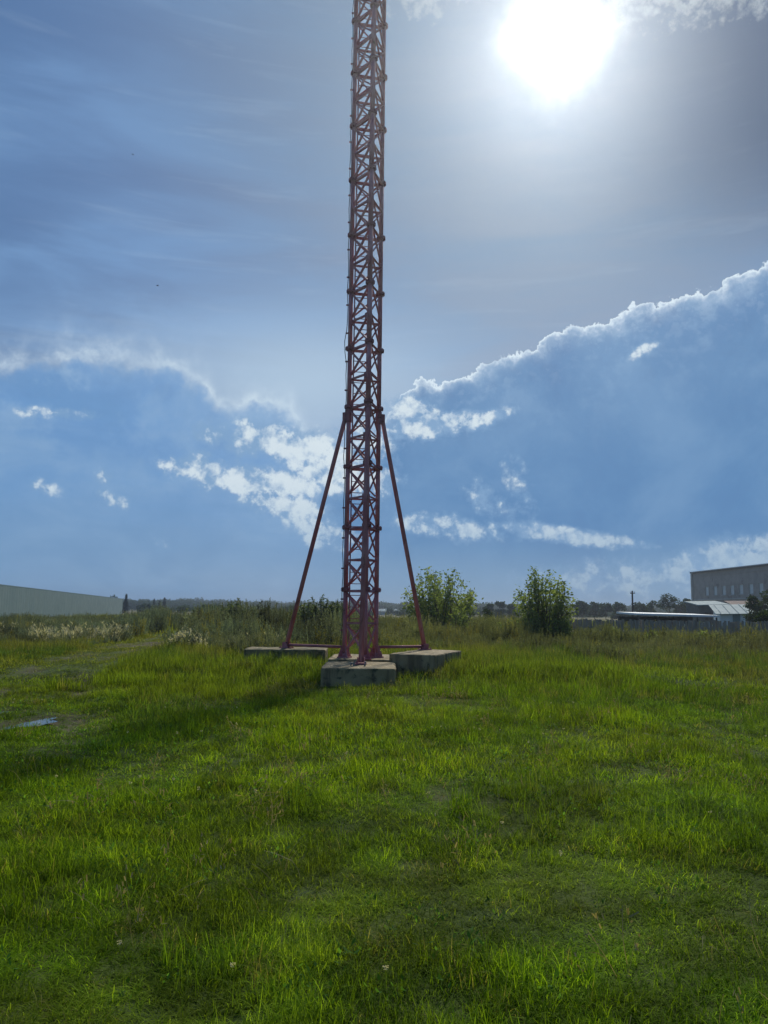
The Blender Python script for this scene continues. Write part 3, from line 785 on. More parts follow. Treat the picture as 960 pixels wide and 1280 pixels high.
def spruce(label, x, y, H, W, seed, group):
    r = np.random.default_rng(seed)
    t = thing('spruce_tree', (x, y, 0), label, 'spruce', group)
    MB().tube([(0, 0, 0), (0, 0, H*.97)], [.02*H, .003*H], 6).build('trunk', m_bark, t, True)
    P_ = []
    for k in range(16):
        z = H*(.08+.9*k/16); w = W/2*(1-k/16.5)*r.uniform(.8, 1.1)
        nb = 9 if k < 12 else 6
        for j in range(nb):
            a = 2*np.pi*(j+r.uniform(0, .7))/nb; m = 9
            s = r.uniform(.1, 1, m)
            P_.append(np.stack([np.cos(a)*w*s, np.sin(a)*w*s, z-.22*w*s+r.normal(0, .02*H, m)], -1)+r.normal(0, .03*W, (m, 3)))
    P_ = np.concatenate(P_)
    link(bpy.data.objects.new('crown', leaves_mesh('crown', P_, .065*H, m_spruce, seed, .5, .5)), t)
qa = at(551, 790, 46); shoot_tree('ash_tree', 'bushy multi-stemmed green tree just right of the mast', 'tree', qa.x, 46, 4.35, 4.9, 21, 58, 125, .19, m_tree, .38, .02, 'bushy trees behind the mast', base=.35)
qb = at(682, 800, 38); shoot_tree('ash_tree', 'bushy narrow green tree at the left end of the plank fence', 'tree', qb.x, 38, 3.95, 3.3, 22, 48, 120, .155, m_tree, .29, .02, 'bushy trees behind the mast', base=.25)
for px, Y, H, W, sd_, lb in ((640, 39.5, 1.35, 1.9, 31, 'low round green shrub left of the narrow bushy tree'),
                             (573, 43, 1.9, 2.2, 32, 'dense low shrub at the foot of the wider bushy tree'),
                             (698, 36.5, 1.5, 1.3, 33, 'leafy shrub hugging the right foot of the narrow bushy tree'),
                             (664, 36.8, 1.7, 1.2, 37, 'leafy shrub hugging the left foot of the narrow bushy tree'),
                             (765, 40, .95, .9, 34, 'low dark shrub before the left half of the plank fence'),
                             (815, 38, .8, .6, 35, 'bright green shrub before the middle of the plank fence'),
                             (880, 39, .85, 1.3, 36, 'broad green shrub before the right part of the plank fence')):
    q = at(px, 790, Y)
    shoot_tree('leafy_shrub', lb, 'shrub', q.x, Y, H, W, sd_, 26, 95, .11, m_tree, .2, .0, 'shrubs near the bushy trees and fence', base=.2)
for px, Y, H, W, sd_, lb in ((291, 36, 2.05, 1.2, 41, 'tall spiky dark shrub alone among the grey weeds at left'),
                             (384, 38, 2.05, 1.3, 42, 'spiky upright shrub left of the mast, first behind the left strut'),
                             (402, 38.6, 2.35, 1.4, 43, 'tallest spiky upright shrub, between left strut and mast'),
                             (421, 39, 2.15, 1.2, 44, 'spiky upright shrub close behind the left mast leg'),
                             (368, 40, 1.7, 1.3, 45, 'shorter spiky shrub behind the lower left strut')):
    q = at(px, 790, Y)
    shoot_tree('willow_shrub', lb, 'shrub', q.x, Y, H, W, sd_, 26, 80, .12, m_tree2, .11, .0, 'spiky shrubs left of the mast', upright=.75, base=.22)
GT = 'far trees right of the mast'
far = [(611, 190, 755, 13, 'far tree low in the gap right of the wider bushy tree'), (625, 205, 752, 15, 'taller far tree midway between the two bushy trees'), (640, 200, 755, 14, 'far tree touching the left side of the narrow bushy tree'),
       (727, 200, 751, 19, 'far tree touching the right side of the narrow bushy tree'), (743, 215, 750, 18, 'second far tree right of the narrow bushy tree'), (757, 205, 754, 15, 'lowest far tree, between narrow bushy tree and utility pole'),
       (773, 210, 752, 20, 'far tree just left of the utility pole'), (800, 200, 753, 20, 'far tree just right of the utility pole'), (814, 205, 748, 22, 'broad far tree left of the tallest far tree'),
       (850, 215, 750, 17, 'far tree right of the tallest far tree'), (861, 190, 748, 14, 'far tree touching the corner of the brick building')]
for k, (px, Y, py, wpx, lb) in enumerate(far):
    q = at(px, py, Y); round_tree('broadleaf_tree', lb, 'tree', q.x, Y, q.z, wpx*1.25*Y/960, 60+k, 2400, .42, None, .12, GT)
q = at(835, 740, 190); round_tree('broadleaf_tree', 'tallest far tree with an airy flat crown right of the pole', 'tree', q.x, 190, q.z, 5.2, 90, 1500, .36, None, .45, GT, 13)
q = at(953, 738, 88); round_tree('broadleaf_tree', 'dark tree before the brick building at the right edge', 'tree', q.x, 88, q.z, 4.2, 91, 4200, .26, None, .1, None, 22)
q = at(958, 760, 58); round_tree('leafy_shrub', 'dark shrub behind the fence, right of the white hut', 'shrub', q.x, 58, 2.0, 2.0, 92, 2200, .17, None, .05, None, 14)
q = at(606, 752, 66); shoot_tree('broadleaf_sapling', 'thin leaning sapling right of the wider bushy tree', 'tree', q.x, 66, 2.3, 1.2, 93, 8, 60, .16, m_far, .2, .4, None, (.04, 0))
GS = 'spruces by the warehouse'
for px, py, Y, w, sd_, lb in ((158, 741.5, 240, 2.6, 101, 'dark spruce at the end of the teal warehouse'), (193, 748, 300, 2.7, 102, 'left and lower spruce of the close pair on the horizon'),
                              (206, 746, 300, 3.0, 103, 'right and taller spruce of the close pair on the horizon'), (199.5, 750, 306, 2.4, 104, 'shortest spruce, between the close pair on the horizon')):
    q = at(px, py, Y); spruce(lb, q.x, Y, q.z, w, sd_, GS)
q = at(137, 742, 230); round_tree('broadleaf_tree', 'round tree rising just over the warehouse roof', 'tree', q.x, 230, q.z, 6., 110, 1200, .5, None, .2)
q = at(181, 754, 260); round_tree('broadleaf_tree', 'low dark tree left of the spruce pair', 'tree', q.x, 260, q.z, 6., 111, 1200, .5, None, .1)
q = at(262, 756.5, 150); round_tree('broadleaf_tree', 'broad low tree on the horizon left of the lone spiky shrub', 'tree', q.x, 150, q.z, 9., 112, 2200, .4, None, .05)

# ---------------------------------------------------------------- scattered growth (geometry nodes)
def source(name, mes):
    col_ = bpy.data.collections.new(name)
    for i, me in enumerate(mes):
        col_.objects.link(bpy.data.objects.new('%s_%02d' % (name, i), me))
    return col_
def scatter(name, X, Y, Zs, rot, scl, tint, idx, col_, mats):
    n = len(X)
    me = bpy.data.meshes.new(name)
    me.vertices.add(n); me.vertices.foreach_set('co', np.stack([X, Y, Zs], -1).astype(np.float32).ravel())
    for an, ty, dat, key in (('rot', 'FLOAT_VECTOR', rot, 'vector'), ('scl', 'FLOAT_VECTOR', scl, 'vector'), ('idx', 'INT', idx, 'value'),
                             ('tint', 'FLOAT_COLOR', np.concatenate([tint, np.ones((n, 1))], 1), 'color')):
        a = me.attributes.new(an, ty, 'POINT'); a.data.foreach_set(key, np.asarray(dat).astype(np.int32 if ty == 'INT' else np.float32).ravel())
    for m_ in mats: me.materials.append(m_)
    o = link(bpy.data.objects.new(name, me)); tag(o, kind='stuff')
    gn = bpy.data.node_groups.new(name, 'GeometryNodeTree')
    gn.interface.new_socket('Geometry', in_out='INPUT', socket_type='NodeSocketGeometry')
    gn.interface.new_socket('Geometry', in_out='OUTPUT', socket_type='NodeSocketGeometry')
    N = gn.nodes
    gi, go = N.new('NodeGroupInput'), N.new('NodeGroupOutput')
    iop = N.new('GeometryNodeInstanceOnPoints'); ci = N.new('GeometryNodeCollectionInfo')
    ci.inputs['Collection'].default_value = col_; ci.inputs['Separate Children'].default_value = True; ci.inputs['Reset Children'].default_value = True
    def na(nm, ty):
        a = N.new('GeometryNodeInputNamedAttribute'); a.data_type = ty; a.inputs['Name'].default_value = nm
        return [s for s in a.outputs if s.enabled and s.name == 'Attribute'][0]
    Lk = gn.links.new
    Lk(gi.outputs[0], iop.inputs['Points']); Lk(ci.outputs[0], iop.inputs['Instance'])
    iop.inputs['Pick Instance'].default_value = True
    Lk(na('idx', 'INT'), iop.inputs['Instance Index']); Lk(na('rot', 'FLOAT_VECTOR'), iop.inputs['Rotation']); Lk(na('scl', 'FLOAT_VECTOR'), iop.inputs['Scale'])
    Lk(iop.outputs[0], go.inputs[0])
    md = o.modifiers.new('growth', 'NODES'); md.node_group = gn
    return o
def tuft(n, h, rad, width, seed, bend=.55, segs=3, flat=0.):
    r = np.random.default_rng(seed)
    V, Q, T, RN = [], [], [], []
    for k in range(n):
        a = r.uniform(0, 2*np.pi); q = rad*math.sqrt(r.uniform(0, 1)); bx, by = q*math.cos(a), q*math.sin(a)
        hh = h*r.uniform(.45, 1.1); az = r.uniform(0, 2*np.pi); lean = abs(r.normal(0, bend))+flat*r.uniform(0, 1); w = width*r.uniform(.6, 1.2)
        sx, sy = -math.sin(az), math.cos(az); tw = r.uniform(-.6, .6)
        i0 = len(V); th = .15*r.uniform(0, 1); x = z = 0.
        for j in range(segs):
            ww = w*(1-.75*j/segs)/2
            cx, cy = bx+math.cos(az)*x, by+math.sin(az)*x
            V += [(cx-sx*ww, cy-sy*ww, z), (cx+sx*ww, cy+sy*ww, z)]
            th = min(th+lean*(.55+.5*j/segs)*1.1, 2.0); d = hh/segs
            x += math.sin(th)*d; z += math.cos(th)*d
            if j: Q.append((i0+2*j-2, i0+2*j-1, i0+2*j+1, i0+2*j))
        V.append((bx+math.cos(az)*x, by+math.sin(az)*x, max(z, .005)))
        T.append((i0+2*segs-2, i0+2*segs-1, i0+2*segs))
        RN += [np.clip(r.normal(.5, .27), 0, 1)]*(2*segs+1)
    V = np.array(V); V[:, 2] = np.maximum(V[:, 2], 0.)
    return npmesh('tuft', V, Q, T, m_grass, attrs=[('rnd', 'FLOAT', np.array(RN, np.float32))])
YG, GR, DG, OL, DRY = (np.array(c_) for c_ in ((.18, .275, .012), (.14, .235, .010), (.07, .16, .010), (.175, .235, .018), (.28, .27, .07)))
def tints(x, y, r):
    n = len(x)
    a = fbm(x, y, 1.7, 41)[:, None]; c_ = fbm(x, y, 5., 43)[:, None]; d = fbm(x, y, .7, 47)[:, None]
    t = GR+(YG-GR)*sst(a*.6+c_*.4, .42, .62)
    t = t+(DG-t)*sst(d*.6+(1-c_)*.4, .5, .68)*.5
    t = t+(OL-t)*sst(fbm(x, y, 3.1, 53)[:, None], .52, .68)*.7
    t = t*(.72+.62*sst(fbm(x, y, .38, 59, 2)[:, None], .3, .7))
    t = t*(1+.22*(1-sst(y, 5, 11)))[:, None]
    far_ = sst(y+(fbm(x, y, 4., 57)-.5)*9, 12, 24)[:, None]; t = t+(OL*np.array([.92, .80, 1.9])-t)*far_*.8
    dry = (r.uniform(0, 1, (n, 1)) < .03+.10*sst(y, 20, 40)[:, None]); t = np.where(dry, DRY, t)
    return 1.04*t*r.uniform(.78, 1.22, (n, 1))
def hgt(x, y):
    h = (.5+.7*sst(fbm(x, y, 1.1, 61), .35, .75)+.8*sst(fbm(x, y, 3.4, 67), .5, .75))*(.62+.85*fbm(x, y, .42, 69, 2))
    tr = np.exp(-(trk_d(x, y)/1.5)**4)*sst(y, 9, 13)
    h = h*(1-.6*tr)*(1-.75*np.exp(-(((x-.7)/.5)**2+((y-6.9)/.35)**2)))
    h = h*(1-.6*np.exp(-(((x+.5)/1.3)**2+((y-15.9)/.9)**2)**2))
    for k in range(len(PUD)): h = h*(1-.7*np.exp(-(pud_d(x, y, k)/2.)**2))
    return h
def keep_out(x, y):
    k = np.ones(len(x), bool)
    k &= ~((x > -1.42) & (x < .36) & (y > 16.65) & (y < 22.)) & ~((x > -3.72) & (x < -1.42) & (y > 20.2) & (y < 21.9))
    u = (x-1.25)*.35+(y-18.5)*.937; v = -(x-1.25)*.937+(y-18.5)*.35
    k &= ~((u > -.03) & (u < 2.63) & (v > -.03) & (v < 1.23))
    for q in range(len(PUD)): k &= pud_d(x, y, q) > 1.15
    return k
def points(y0, y1, dens, r, m0=2.0, slope=.57):
    yb = np.linspace(y0, y1, 200); wb = 2*(slope*yb+m0); area = np.trapz(wb, yb)
    n = int(area*dens)
    cdf = np.cumsum(wb); cdf /= cdf[-1]
    y = np.interp(r.uniform(0, 1, n), cdf, yb); x = r.uniform(-1, 1, n)*(slope*y+m0)
    return x, y
def grass_band(name, y0, y1, dens, tufts, hs, seed, hmax=9):
    r = np.random.default_rng(seed)
    x, y = points(y0, y1, dens, r)
    k = keep_out(x, y) & (r.uniform(0, 1, len(x)) > bareness(x, y)*.93); x, y = x[k], y[k]
    n = len(x); h = np.minimum(hgt(x, y), hmax)*hs*r.uniform(.75, 1.25, n)
    w = r.uniform(.85, 1.25, n)
    rot = np.stack([r.normal(0, .12, n), r.normal(0, .12, n), r.uniform(0, 6.283, n)], -1)
    col_ = source(name+'_source', tufts)
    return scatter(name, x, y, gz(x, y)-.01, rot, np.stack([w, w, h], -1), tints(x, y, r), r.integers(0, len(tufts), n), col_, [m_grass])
TA = [tuft(34, .15, .085, .0046, 200+i, [.7, 1., 1.4, .9][i % 4], 4, [0, .3, .7, .2][i % 4]) for i in range(12)]
TB = [tuft(28, .165, .13, .0075, 220+i, [.7, 1., 1.4][i % 3], 3, [.1, .3, .7][i % 3]) for i in range(9)]
TC = [tuft(24, .21, .24, .015, 240+i, [.7, 1.1][i % 2], 3, .3) for i in range(6)]
TD = [tuft(18, .34, .6, .05, 260+i, .4, 2) for i in range(6)]
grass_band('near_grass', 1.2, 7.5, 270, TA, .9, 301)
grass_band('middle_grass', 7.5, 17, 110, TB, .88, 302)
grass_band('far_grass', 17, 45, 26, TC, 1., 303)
grass_band('meadow_grass', 45, 150, 2.4, TD, 1.1, 304)
# long grass standing in tussocks
r = np.random.default_rng(310)
x, y = points(2.5, 17, 26, r)
k = keep_out(x, y) & (fbm(x, y, 1.5, 71) > .56) & (bareness(x, y) < .3) & (trk_d(x, y) > 1.3); x, y = x[k], y[k]; n = len(x)
TT = [tuft(30, .27, .08, .0055, 280+i, .6, 4) for i in range(6)]
w = r.uniform(.8, 1.3, n)
scatter('grass_tussocks', x, y, gz(x, y)-.01, np.stack([r.normal(0, .1, n), r.normal(0, .1, n), r.uniform(0, 6.3, n)], -1), np.stack([w, w, r.uniform(.6, 1.25, n)], -1),
        (tints(x, y, r)*.35+np.array([.085, .165, .012])*.6), r.integers(0, 6, n), source('grass_tussocks_source', TT), [m_grass])
# rough grass about the slabs
x = r.uniform(-6.5, 6, 4200); y = r.uniform(14.8, 25, 4200)
k = keep_out(x, y) & ((fbm(x, y, 1.4, 73) > .48) | (y > 17.6) & (y < 20.3) & (np.abs(x) > 1.3)); x, y = x[k], y[k]; n = len(x)
bk_ = np.where((np.abs(x+.5) < 1.1) & (y < 16.7), .55, np.where((y > 17.4) & (y < 20.6) & (np.abs(x) > .9), 1.05, 1.))
scatter('rough_grass', x, y, gz(x, y)-.01, np.stack([r.normal(0, .1, n), r.normal(0, .1, n), r.uniform(0, 6.3, n)], -1), np.stack([w_ := r.uniform(.9, 1.5, n), w_, r.uniform(.6, 1.15, n)*1.2*bk_], -1),
        tints(x, y, r)*np.array([.85, .9, .9]), r.integers(0, 6, n), source('rough_grass_source', [tuft(24, .3, .13, .011, 290+i, .4, 3) for i in range(6)]), [m_grass])
# longer grass, olive and dark, in clumps towards the weeds
x, y = points(10.5, 31, 16, r)
k = keep_out(x, y) & (fbm(x, y, 1.9, 75)+.10*sst(y, 14, 24) > .56) & (trk_d(x, y) > 1.5) & (np.abs(x+.5)+np.abs(y-15.6) > 1.7); x, y = x[k], y[k]; n = len(x)
tn = np.where((fbm(x, y, 2.3, 77) > .5)[:, None], np.array([.09, .155, .03]), np.array([.18, .195, .05]))*r.uniform(.7, 1.3, (n, 1))
w_ = r.uniform(.9, 1.5, n)
scatter('long_grass', x, y, gz(x, y)-.01, np.stack([r.normal(0, .14, n), r.normal(0, .14, n), r.uniform(0, 6.3, n)], -1), np.stack([w_, w_, r.uniform(.5, 1.2, n)*(.85+.5*sst(y, 15, 25))], -1),
        tn, r.integers(0, 6, n), source('long_grass_source', [tuft(24, .34, .14, .010, 600+i, .5, 4) for i in range(6)]), [m_grass])
# broad leaved herbs low in the turf
def rosette(seed, n=9, L_=.042, w=.018):
    r = np.random.default_rng(seed); V, Q, RN = [], [], []
    for k in range(n):
        a = r.uniform(0, 6.283); l = L_*r.uniform(.6, 1.2); ww = w*r.uniform(.7, 1.2); up_r = r.uniform(.2, 1.1); bx, by = r.normal(0, .03, 2); z0 = r.uniform(.03, .12)
        d = np.array([math.cos(a)*math.cos(up_r), math.sin(a)*math.cos(up_r), math.sin(up_r)]); s = np.array([-math.sin(a), math.cos(a), 0])
        b_ = np.array([bx, by, z0]); i = len(V)
        V += [b_, b_+d*l*.45+s*ww/2, b_+d*l, b_+d*l*.45-s*ww/2]; Q.append((i, i+1, i+2, i+3)); RN += [r.uniform(0, 1)]*4
    return npmesh('rosette', np.array(V), Q, None, m_grass, attrs=[('rnd', 'FLOAT', np.array(RN, np.float32))])
x, y = points(3.4, 14, 22, r); k = keep_out(x, y) & (fbm(x, y, 1.0, 79) > .47); x, y = x[k], y[k]; n = len(x)
s_ = r.uniform(.5, 1.1, n)
scatter('broad_leaved_herbs', x, y, gz(x, y), np.stack([0*x, 0*x, r.uniform(0, 6.3, n)], -1), np.stack([s_, s_, s_], -1), np.array([.085, .19, .03])*r.uniform(.7, 1.4, (n, 1)), r.integers(0, 5, n),
        source('herb_source', [rosette(400+i) for i in range(5)]), [m_grass])
# small pale clover heads
def clover(seed):
    r = np.random.default_rng(seed); P_ = r.normal(0, 1, (26, 3)); P_ /= np.linalg.norm(P_, axis=1)[:, None]
    return leaves_mesh('clover_head', P_*.009+np.array([0, 0, .15]), .009, m_seed, seed, .6, 0)
x, y = points(3.2, 13, 1.1, r); k = keep_out(x, y) & (fbm(x, y, 1.6, 87) > .5); x, y = x[k], y[k]; n = len(x)
scatter('clover_flowers', x, y, gz(x, y), np.stack([r.normal(0, .1, n), r.normal(0, .1, n), r.uniform(0, 6.3, n)], -1), np.stack([np.ones(n)]*2+[r.uniform(.7, 1.25, n)], -1), np.ones((n, 3)), r.integers(0, 3, n),
        source('clover_source', [clover(640+i) for i in range(3)]), [m_seed])
# dry bent stalks and a few pale seed heads
def stalk(seed, head=True, n=5, h=.3, w=.003, mat=None):
    r = np.random.default_rng(seed); V, Q, RN = [], [], []
    def strip(pts, ww, rn):
        i = len(V); side = np.array([r.normal(), r.normal(), 0]); side /= np.linalg.norm(side)
        for j, p in enumerate(pts): V.extend([p-side*ww/2, p+side*ww/2]); RN.extend([rn, rn])
        for j in range(len(pts)-1): Q.append((i+2*j, i+2*j+1, i+2*j+3, i+2*j+2))
    for k in range(n):
        b_ = np.array([*r.normal(0, .05, 2), 0]); a = r.uniform(0, 6.28); hh = h*r.uniform(.5, 1.1); th = 0; p = b_; pts = [p]
        for j in range(5):
            th += abs(r.normal(.12, .22)); p = p+np.array([math.cos(a)*math.sin(th), math.sin(a)*math.sin(th), math.cos(th)])*hh/5; pts.append(p)
        strip(pts, w, r.uniform(0, 1))
        if head:
            for q in range(7): c_ = pts[-1]+r.normal(0, .012, 3)*h/.3-np.array([0, 0, .03*q*h/.3*.5]); strip([c_, c_+r.normal(0, .012, 3)*h/.3+np.array([0, 0, .02*h/.3])], .008*h/.3, r.uniform(0, 1))
    V = np.array(V); V[:, 2] = np.maximum(V[:, 2], 0)
    return npmesh('stalk', V, Q, None, mat or m_dry, attrs=[('rnd', 'FLOAT', np.array(RN, np.float32))])
x, y = points(1.8, 16, 4., r); k = keep_out(x, y) & (fbm(x, y, 1.6, 83) > .45); x, y = x[k], y[k]; n = len(x); s_ = r.uniform(.6, 1.3, n)
scatter('dry_grass_stalks', x, y, gz(x, y), np.stack([r.normal(0, .35, n), r.normal(0, .35, n), r.uniform(0, 6.3, n)], -1), np.stack([s_, s_, s_], -1), np.ones((n, 3)), r.integers(0, 6, n),
        source('stalk_source', [stalk(420+i, i % 2 == 0) for i in range(6)]), [m_dry])
# tall weeds: stems with many narrow leaves
def weed(seed, h=1.2, stems=5, nl=26, leaf=.1, asp=.28, spread=.22, plume=False):
    r = np.random.default_rng(seed); V, Q, RN = [], [], []
    for k in range(stems):
        a = r.uniform(0, 6.28); hh = h*r.uniform(.6, 1.08); b_ = np.array([*r.normal(0, spread*.5, 2), 0.]); tip = b_+np.array([math.cos(a)*spread*r.uniform(.2, 1.2), math.sin(a)*spread*r.uniform(.2, 1.2), hh])
        i = len(V); side = np.array([math.cos(a+1.5), math.sin(a+1.5), 0])*.012
        V.extend([b_-side, b_+side, tip+side*.4, tip-side*.4]); Q.append((i, i+1, i+2, i+3)); RN.extend([.3]*4)
        for q in range(nl):
            s = r.uniform(.12, 1)**.8; p = b_+(tip-b_)*s; az = r.uniform(0, 6.28); e_ = r.uniform(.25, 1.35)
            d = np.array([math.cos(az)*math.cos(e_), math.sin(az)*math.cos(e_), math.sin(e_)]); l = leaf*(1.25-.7*s)*r.uniform(.6, 1.3)
            sv = np.cross(d, r.normal(0, 1, 3)); sv /= np.linalg.norm(sv); i = len(V)
            V.extend([p, p+d*l*.5+sv*l*asp, p+d*l, p+d*l*.5-sv*l*asp]); Q.append((i, i+1, i+2, i+3)); RN.extend([r.uniform(0, 1)]*4)
    return npmesh('weed', np.array(V), Q, None, m_weed, attrs=[('rnd', 'FLOAT', np.array(RN, np.float32))])
WD = [weed(500+i, 1., 9, 46, .085, .11, .22) for i in range(7)]+[weed(510+i, 1., 5, 34, .12, .2, .24) for i in range(2)]
U0 = np.array([-200, 0, 100, 150, 175, 200, 260, 340, 430, 480, 560, 640, 720, 800, 960, 1160])
YS = np.array([34, 34, 36, 38, 38, 29, 25.5, 24.3, 25, 28, 31, 30, 28, 27, 27, 27])
HH = np.array([.7, .7, .75, .8, .95, 1.2, 1.25, 1.2, 1.15, .85, .95, .95, .92, .74, .64, .66])
x, y = points(22, 70, 9., r, 3.); u = x/y*960+480
ys0 = np.interp(u, U0, YS)-1.5+(fbm(x, y, 2., 91)-.5)*9
kk = (y > ys0) & (trk_d(x, y) > 1.6) & keep_out(x, y) & (np.hypot(x-qb.x, y-38) > .5) & (r.uniform(0, 1, len(x)) < .35+.65*sst(fbm(x, y, 2.4, 97), .3, .6)) & ~((y > 41) & (y < 43) & (x > 10))
x, y, u = x[kk], y[kk], u[kk]; n = len(x)
h = np.interp(u, U0, HH)*np.where(u > 480, .15+1.5*fbm(x, y, 1.5, 101), .35+1.15*fbm(x, y, 1.8, 101))*r.uniform(.65, 1.2, n)*np.interp(y-np.interp(u, U0, YS), [-4, 9], [.3, 1.15])
h = np.where((u > 700) & (y > 42), h*.8, h)
tl = np.array([.165, .215, .17]); tg = np.array([.165, .19, .095]); tb = np.array([.21, .225, .13])
dk = (1-.55*sst(fbm(x, y, 1.6, 127), .5, .68)*np.where(u < 470, 1, .6))[:, None]; f = sst(fbm(x, y, 4., 103), .4, .62)[:, None]; left = (1-sst(u, 430, 500))[:, None]
ti = (tg*(1-left)+tl*left)*(1-f*.6)+tb*f*.6*(.4+.6*(1-left*.5))
ti = np.where((r.uniform(0, 1, (n, 1)) < .07), DRY*.9, ti)*r.uniform(.7, 1.25, (n, 1))*dk
w = r.uniform(.8, 1.3, n)*(.55+.5*h)
scatter('tall_weeds', x, y, gz(x, y), np.stack([r.normal(0, .1, n), r.normal(0, .1, n), r.uniform(0, 6.3, n)], -1), np.stack([w, w, h], -1), ti, r.integers(0, 9, n), source('weed_source', WD), [m_weed])
# pale feathery seed heads at left, thinner elsewhere
x, y = points(20, 75, 7., r, 3.); u = x/y*960+480
pr = np.where(u < 165, sst(y, 28, 36)*(1-sst(y, 58, 72))*sst(fbm(x, y, 2.2, 107), .5, .68)*.26, .0)+np.where((u > 165) & (u < 440), sst(y, 23.5, 25)*.02, 0)
kk = (r.uniform(0, 1, len(x)) < pr) & keep_out(x, y) & (trk_d(x, y) > 1.5); x, y = x[kk], y[kk]; n = len(x)
def plume(seed):
    r = np.random.default_rng(seed); me = stalk(seed, True, 9, .8, .012, m_seed)
    return me
s_ = r.uniform(.6, 1.15, n)
scatter('pale_seedheads', x, y, gz(x, y), np.stack([r.normal(0, .15, n), r.normal(0, .15, n), r.uniform(0, 6.3, n)], -1), np.stack([s_*1.3, s_*1.3, s_], -1), np.ones((n, 3)), r.integers(0, 6, n),
        source('plume_source', [plume(440+i) for i in range(6)]), [m_seed])
# the far wood along the horizon
def blob(seed, n=420):
    r = np.random.default_rng(seed); P_ = []
    for k in range(12):
        a = r.uniform(0, 6.28); q = math.sqrt(r.uniform(0, 1)); c_ = np.array([math.cos(a)*.32*q, math.sin(a)*.32*q, r.uniform(.25, .85)])
        off = r.normal(0, 1, (n//12, 3)); off /= np.linalg.norm(off, axis=1)[:, None]
        P_.append(c_+off*r.uniform(.08, .2, (n//12, 1)))
    return leaves_mesh('far_crown', np.concatenate(P_), .11, m_far, seed, .8, 0)
n = 2600; x = r.uniform(-620, 620, n); y = r.uniform(480, 760, n)
h = (6.2+3.2*fbm(x, y, 90., 113))*r.uniform(.75, 1.15, n)*y/600
scatter('far_wood', x, y, 0*x-.4, np.stack([0*x, 0*x, r.uniform(0, 6.3, n)], -1), np.stack([h*1.5, h*1.5, h], -1), np.ones((n, 3)), r.integers(0, 5, n), source('far_wood_source', [blob(450+i) for i in range(5)]), [m_far])
n = 420; x = r.uniform(-150, 170, n); y = r.uniform(240, 420, n); u = x/y*960+480
kk = (u > 190) & (u < 900); x, y = x[kk], y[kk]; n = len(x); h = r.uniform(1.2, 3.4, n)
scatter('far_scrub', x, y, 0*x-.2, np.stack([0*x, 0*x, r.uniform(0, 6.3, n)], -1), np.stack([h*2.2, h*2.2, h], -1), np.ones((n, 3)), r.integers(0, 5, n), bpy.data.collections['far_wood_source'], [m_far])

# pale bent plume by the track
q = Vector((-7.0, 26.4, gz1(-7., 26.4)))
P_ = rng.normal(0, 1, (260, 3))*np.array([.17, .10, .06])+np.array([.05, 0, .42]); P_[:, 2] += P_[:, 0]*.55
pt = thing('pale_plume', q, 'whitish bent seed plume in the grass beside the track', 'plant')
link(bpy.data.objects.new('seed_head', leaves_mesh('seed_head', P_, .07, m_seed, 7, .5, 0)), pt)
sm = MB()
for k in range(6): sm.tube([(random.gauss(0, .05), random.gauss(0, .05), 0), (random.gauss(-.05, .05), 0, .22), (.05+random.gauss(0, .1), random.gauss(0, .06), .42)], .006, 4)
sm.build('stem', m_dry, pt)

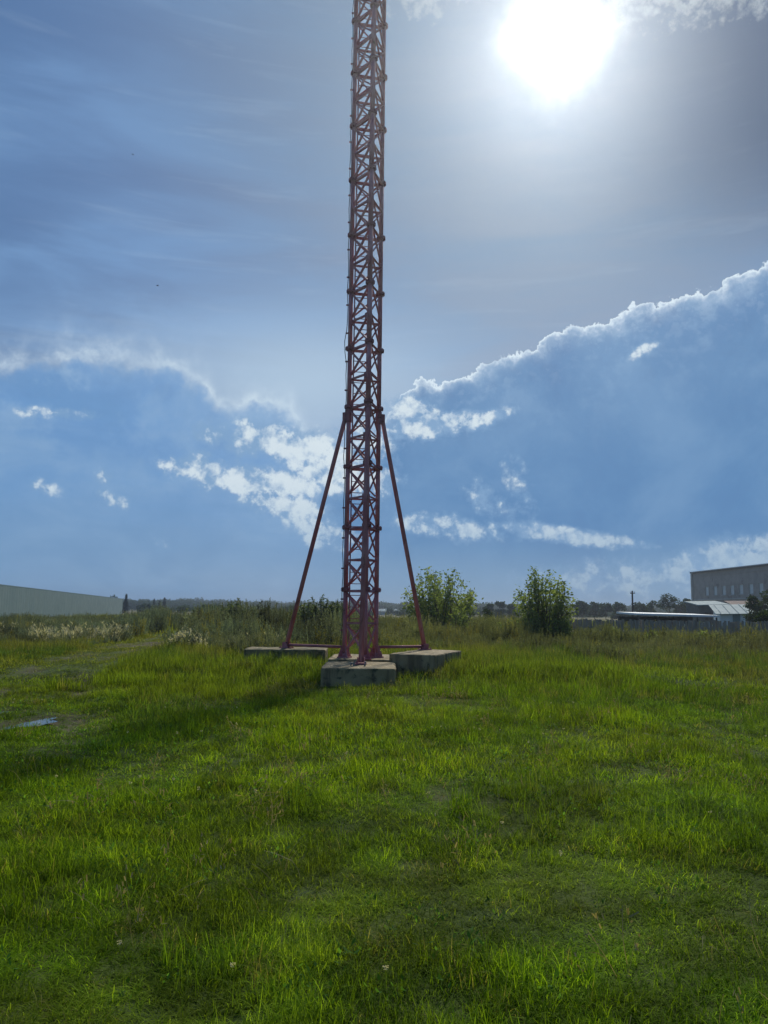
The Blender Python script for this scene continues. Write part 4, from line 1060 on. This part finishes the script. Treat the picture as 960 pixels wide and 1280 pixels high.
# birds
def bird(px, py, Y, s, roll, lb):
    q = at(px, py, Y); t = thing('bird', q, lb, 'bird', 'birds in the sky', R(35))
    bm = bmesh.new(); bmesh.ops.create_uvsphere(bm, u_segments=14, v_segments=10, radius=1)
    for v in bm.verts:
        x_ = v.co.x; k = 1 if x_ < .3 else 1.0-.25*(x_-.3)
        v.co = Vector((x_*.13*s, v.co.y*.036*s*k*(1 if x_ > -.4 else 1+.5*(x_+.4)), v.co.z*.034*s*k))
    for f_ in bm.faces: f_.smooth = True
    me = bpy.data.meshes.new('body'); bm.to_mesh(me); bm.free(); me.materials.append(m_bird)
    link(bpy.data.objects.new('body', me), t)
    MB().box((-.16*s, 0, 0), (.1*s, .06*s, .008*s)).mesh([(.12*s, .012*s, 0), (.12*s, -.012*s, 0), (.155*s, 0, -.004*s), (.12*s, 0, .014*s)], [(0, 1, 2), (0, 2, 3), (1, 3, 2), (0, 3, 1)]).build('tail_and_beak', m_bird, t) if False else MB().mesh([(-.10*s, .012*s, 0), (-.10*s, -.012*s, 0), (-.2*s, -.04*s, .004*s), (-.2*s, .04*s, .004*s), (-.10*s, 0, .012*s), (-.2*s, 0, .012*s)], [(0, 1, 2, 3), (0, 4, 5, 3), (1, 2, 5, 4), (3, 5, 2), (0, 1, 4)]).build('tail', m_bird, t)
    for sg in (-1, 1):
        w = [(.06, 0, .01), (-.05, 0, .01), (.075, .13, .055), (-.045, .14, .05), (.02, .27, .03), (-.06, .25, .025)]
        V = [(x_*s, y_*s*sg, z_*s) for x_, y_, z_ in w]; V += [(x_, y_, z_-.007*s) for x_, y_, z_ in V]
        MB().mesh(V, [(0, 1, 3, 2), (2, 3, 5, 4), (6, 8, 9, 7), (8, 10, 11, 9), (0, 2, 8, 6), (2, 4, 10, 8), (1, 7, 9, 3), (3, 9, 11, 5), (4, 5, 11, 10)]).build('wing', m_bird, t)
    t.rotation_euler = (roll, .1, R(35))
bird(166, 193, 30, .36, .5, 'small dark bird high in the sky left of the mast')
bird(197, 357, 36, .40, .1, 'fainter lower bird gliding left of the mast')

# ---------------------------------------------------------------- haze
hz = MB().box((0, 0, 11.5), (3040, 3040, 25.5)).build('haze', None)
mh = bpy.data.materials.new('thin_haze'); mh.use_nodes = True
nt = mh.node_tree; nt.nodes.clear()
pv = nt.nodes.new('ShaderNodeVolumePrincipled'); oo = nt.nodes.new('ShaderNodeOutputMaterial')
pv.inputs['Color'].default_value = (.86, .92, 1, 1); pv.inputs['Density'].default_value = .00065; pv.inputs['Anisotropy'].default_value = .88
nt.links.new(pv.outputs[0], oo.inputs['Volume'])
hz.data.materials.append(mh)
tag(hz, kind='stuff')
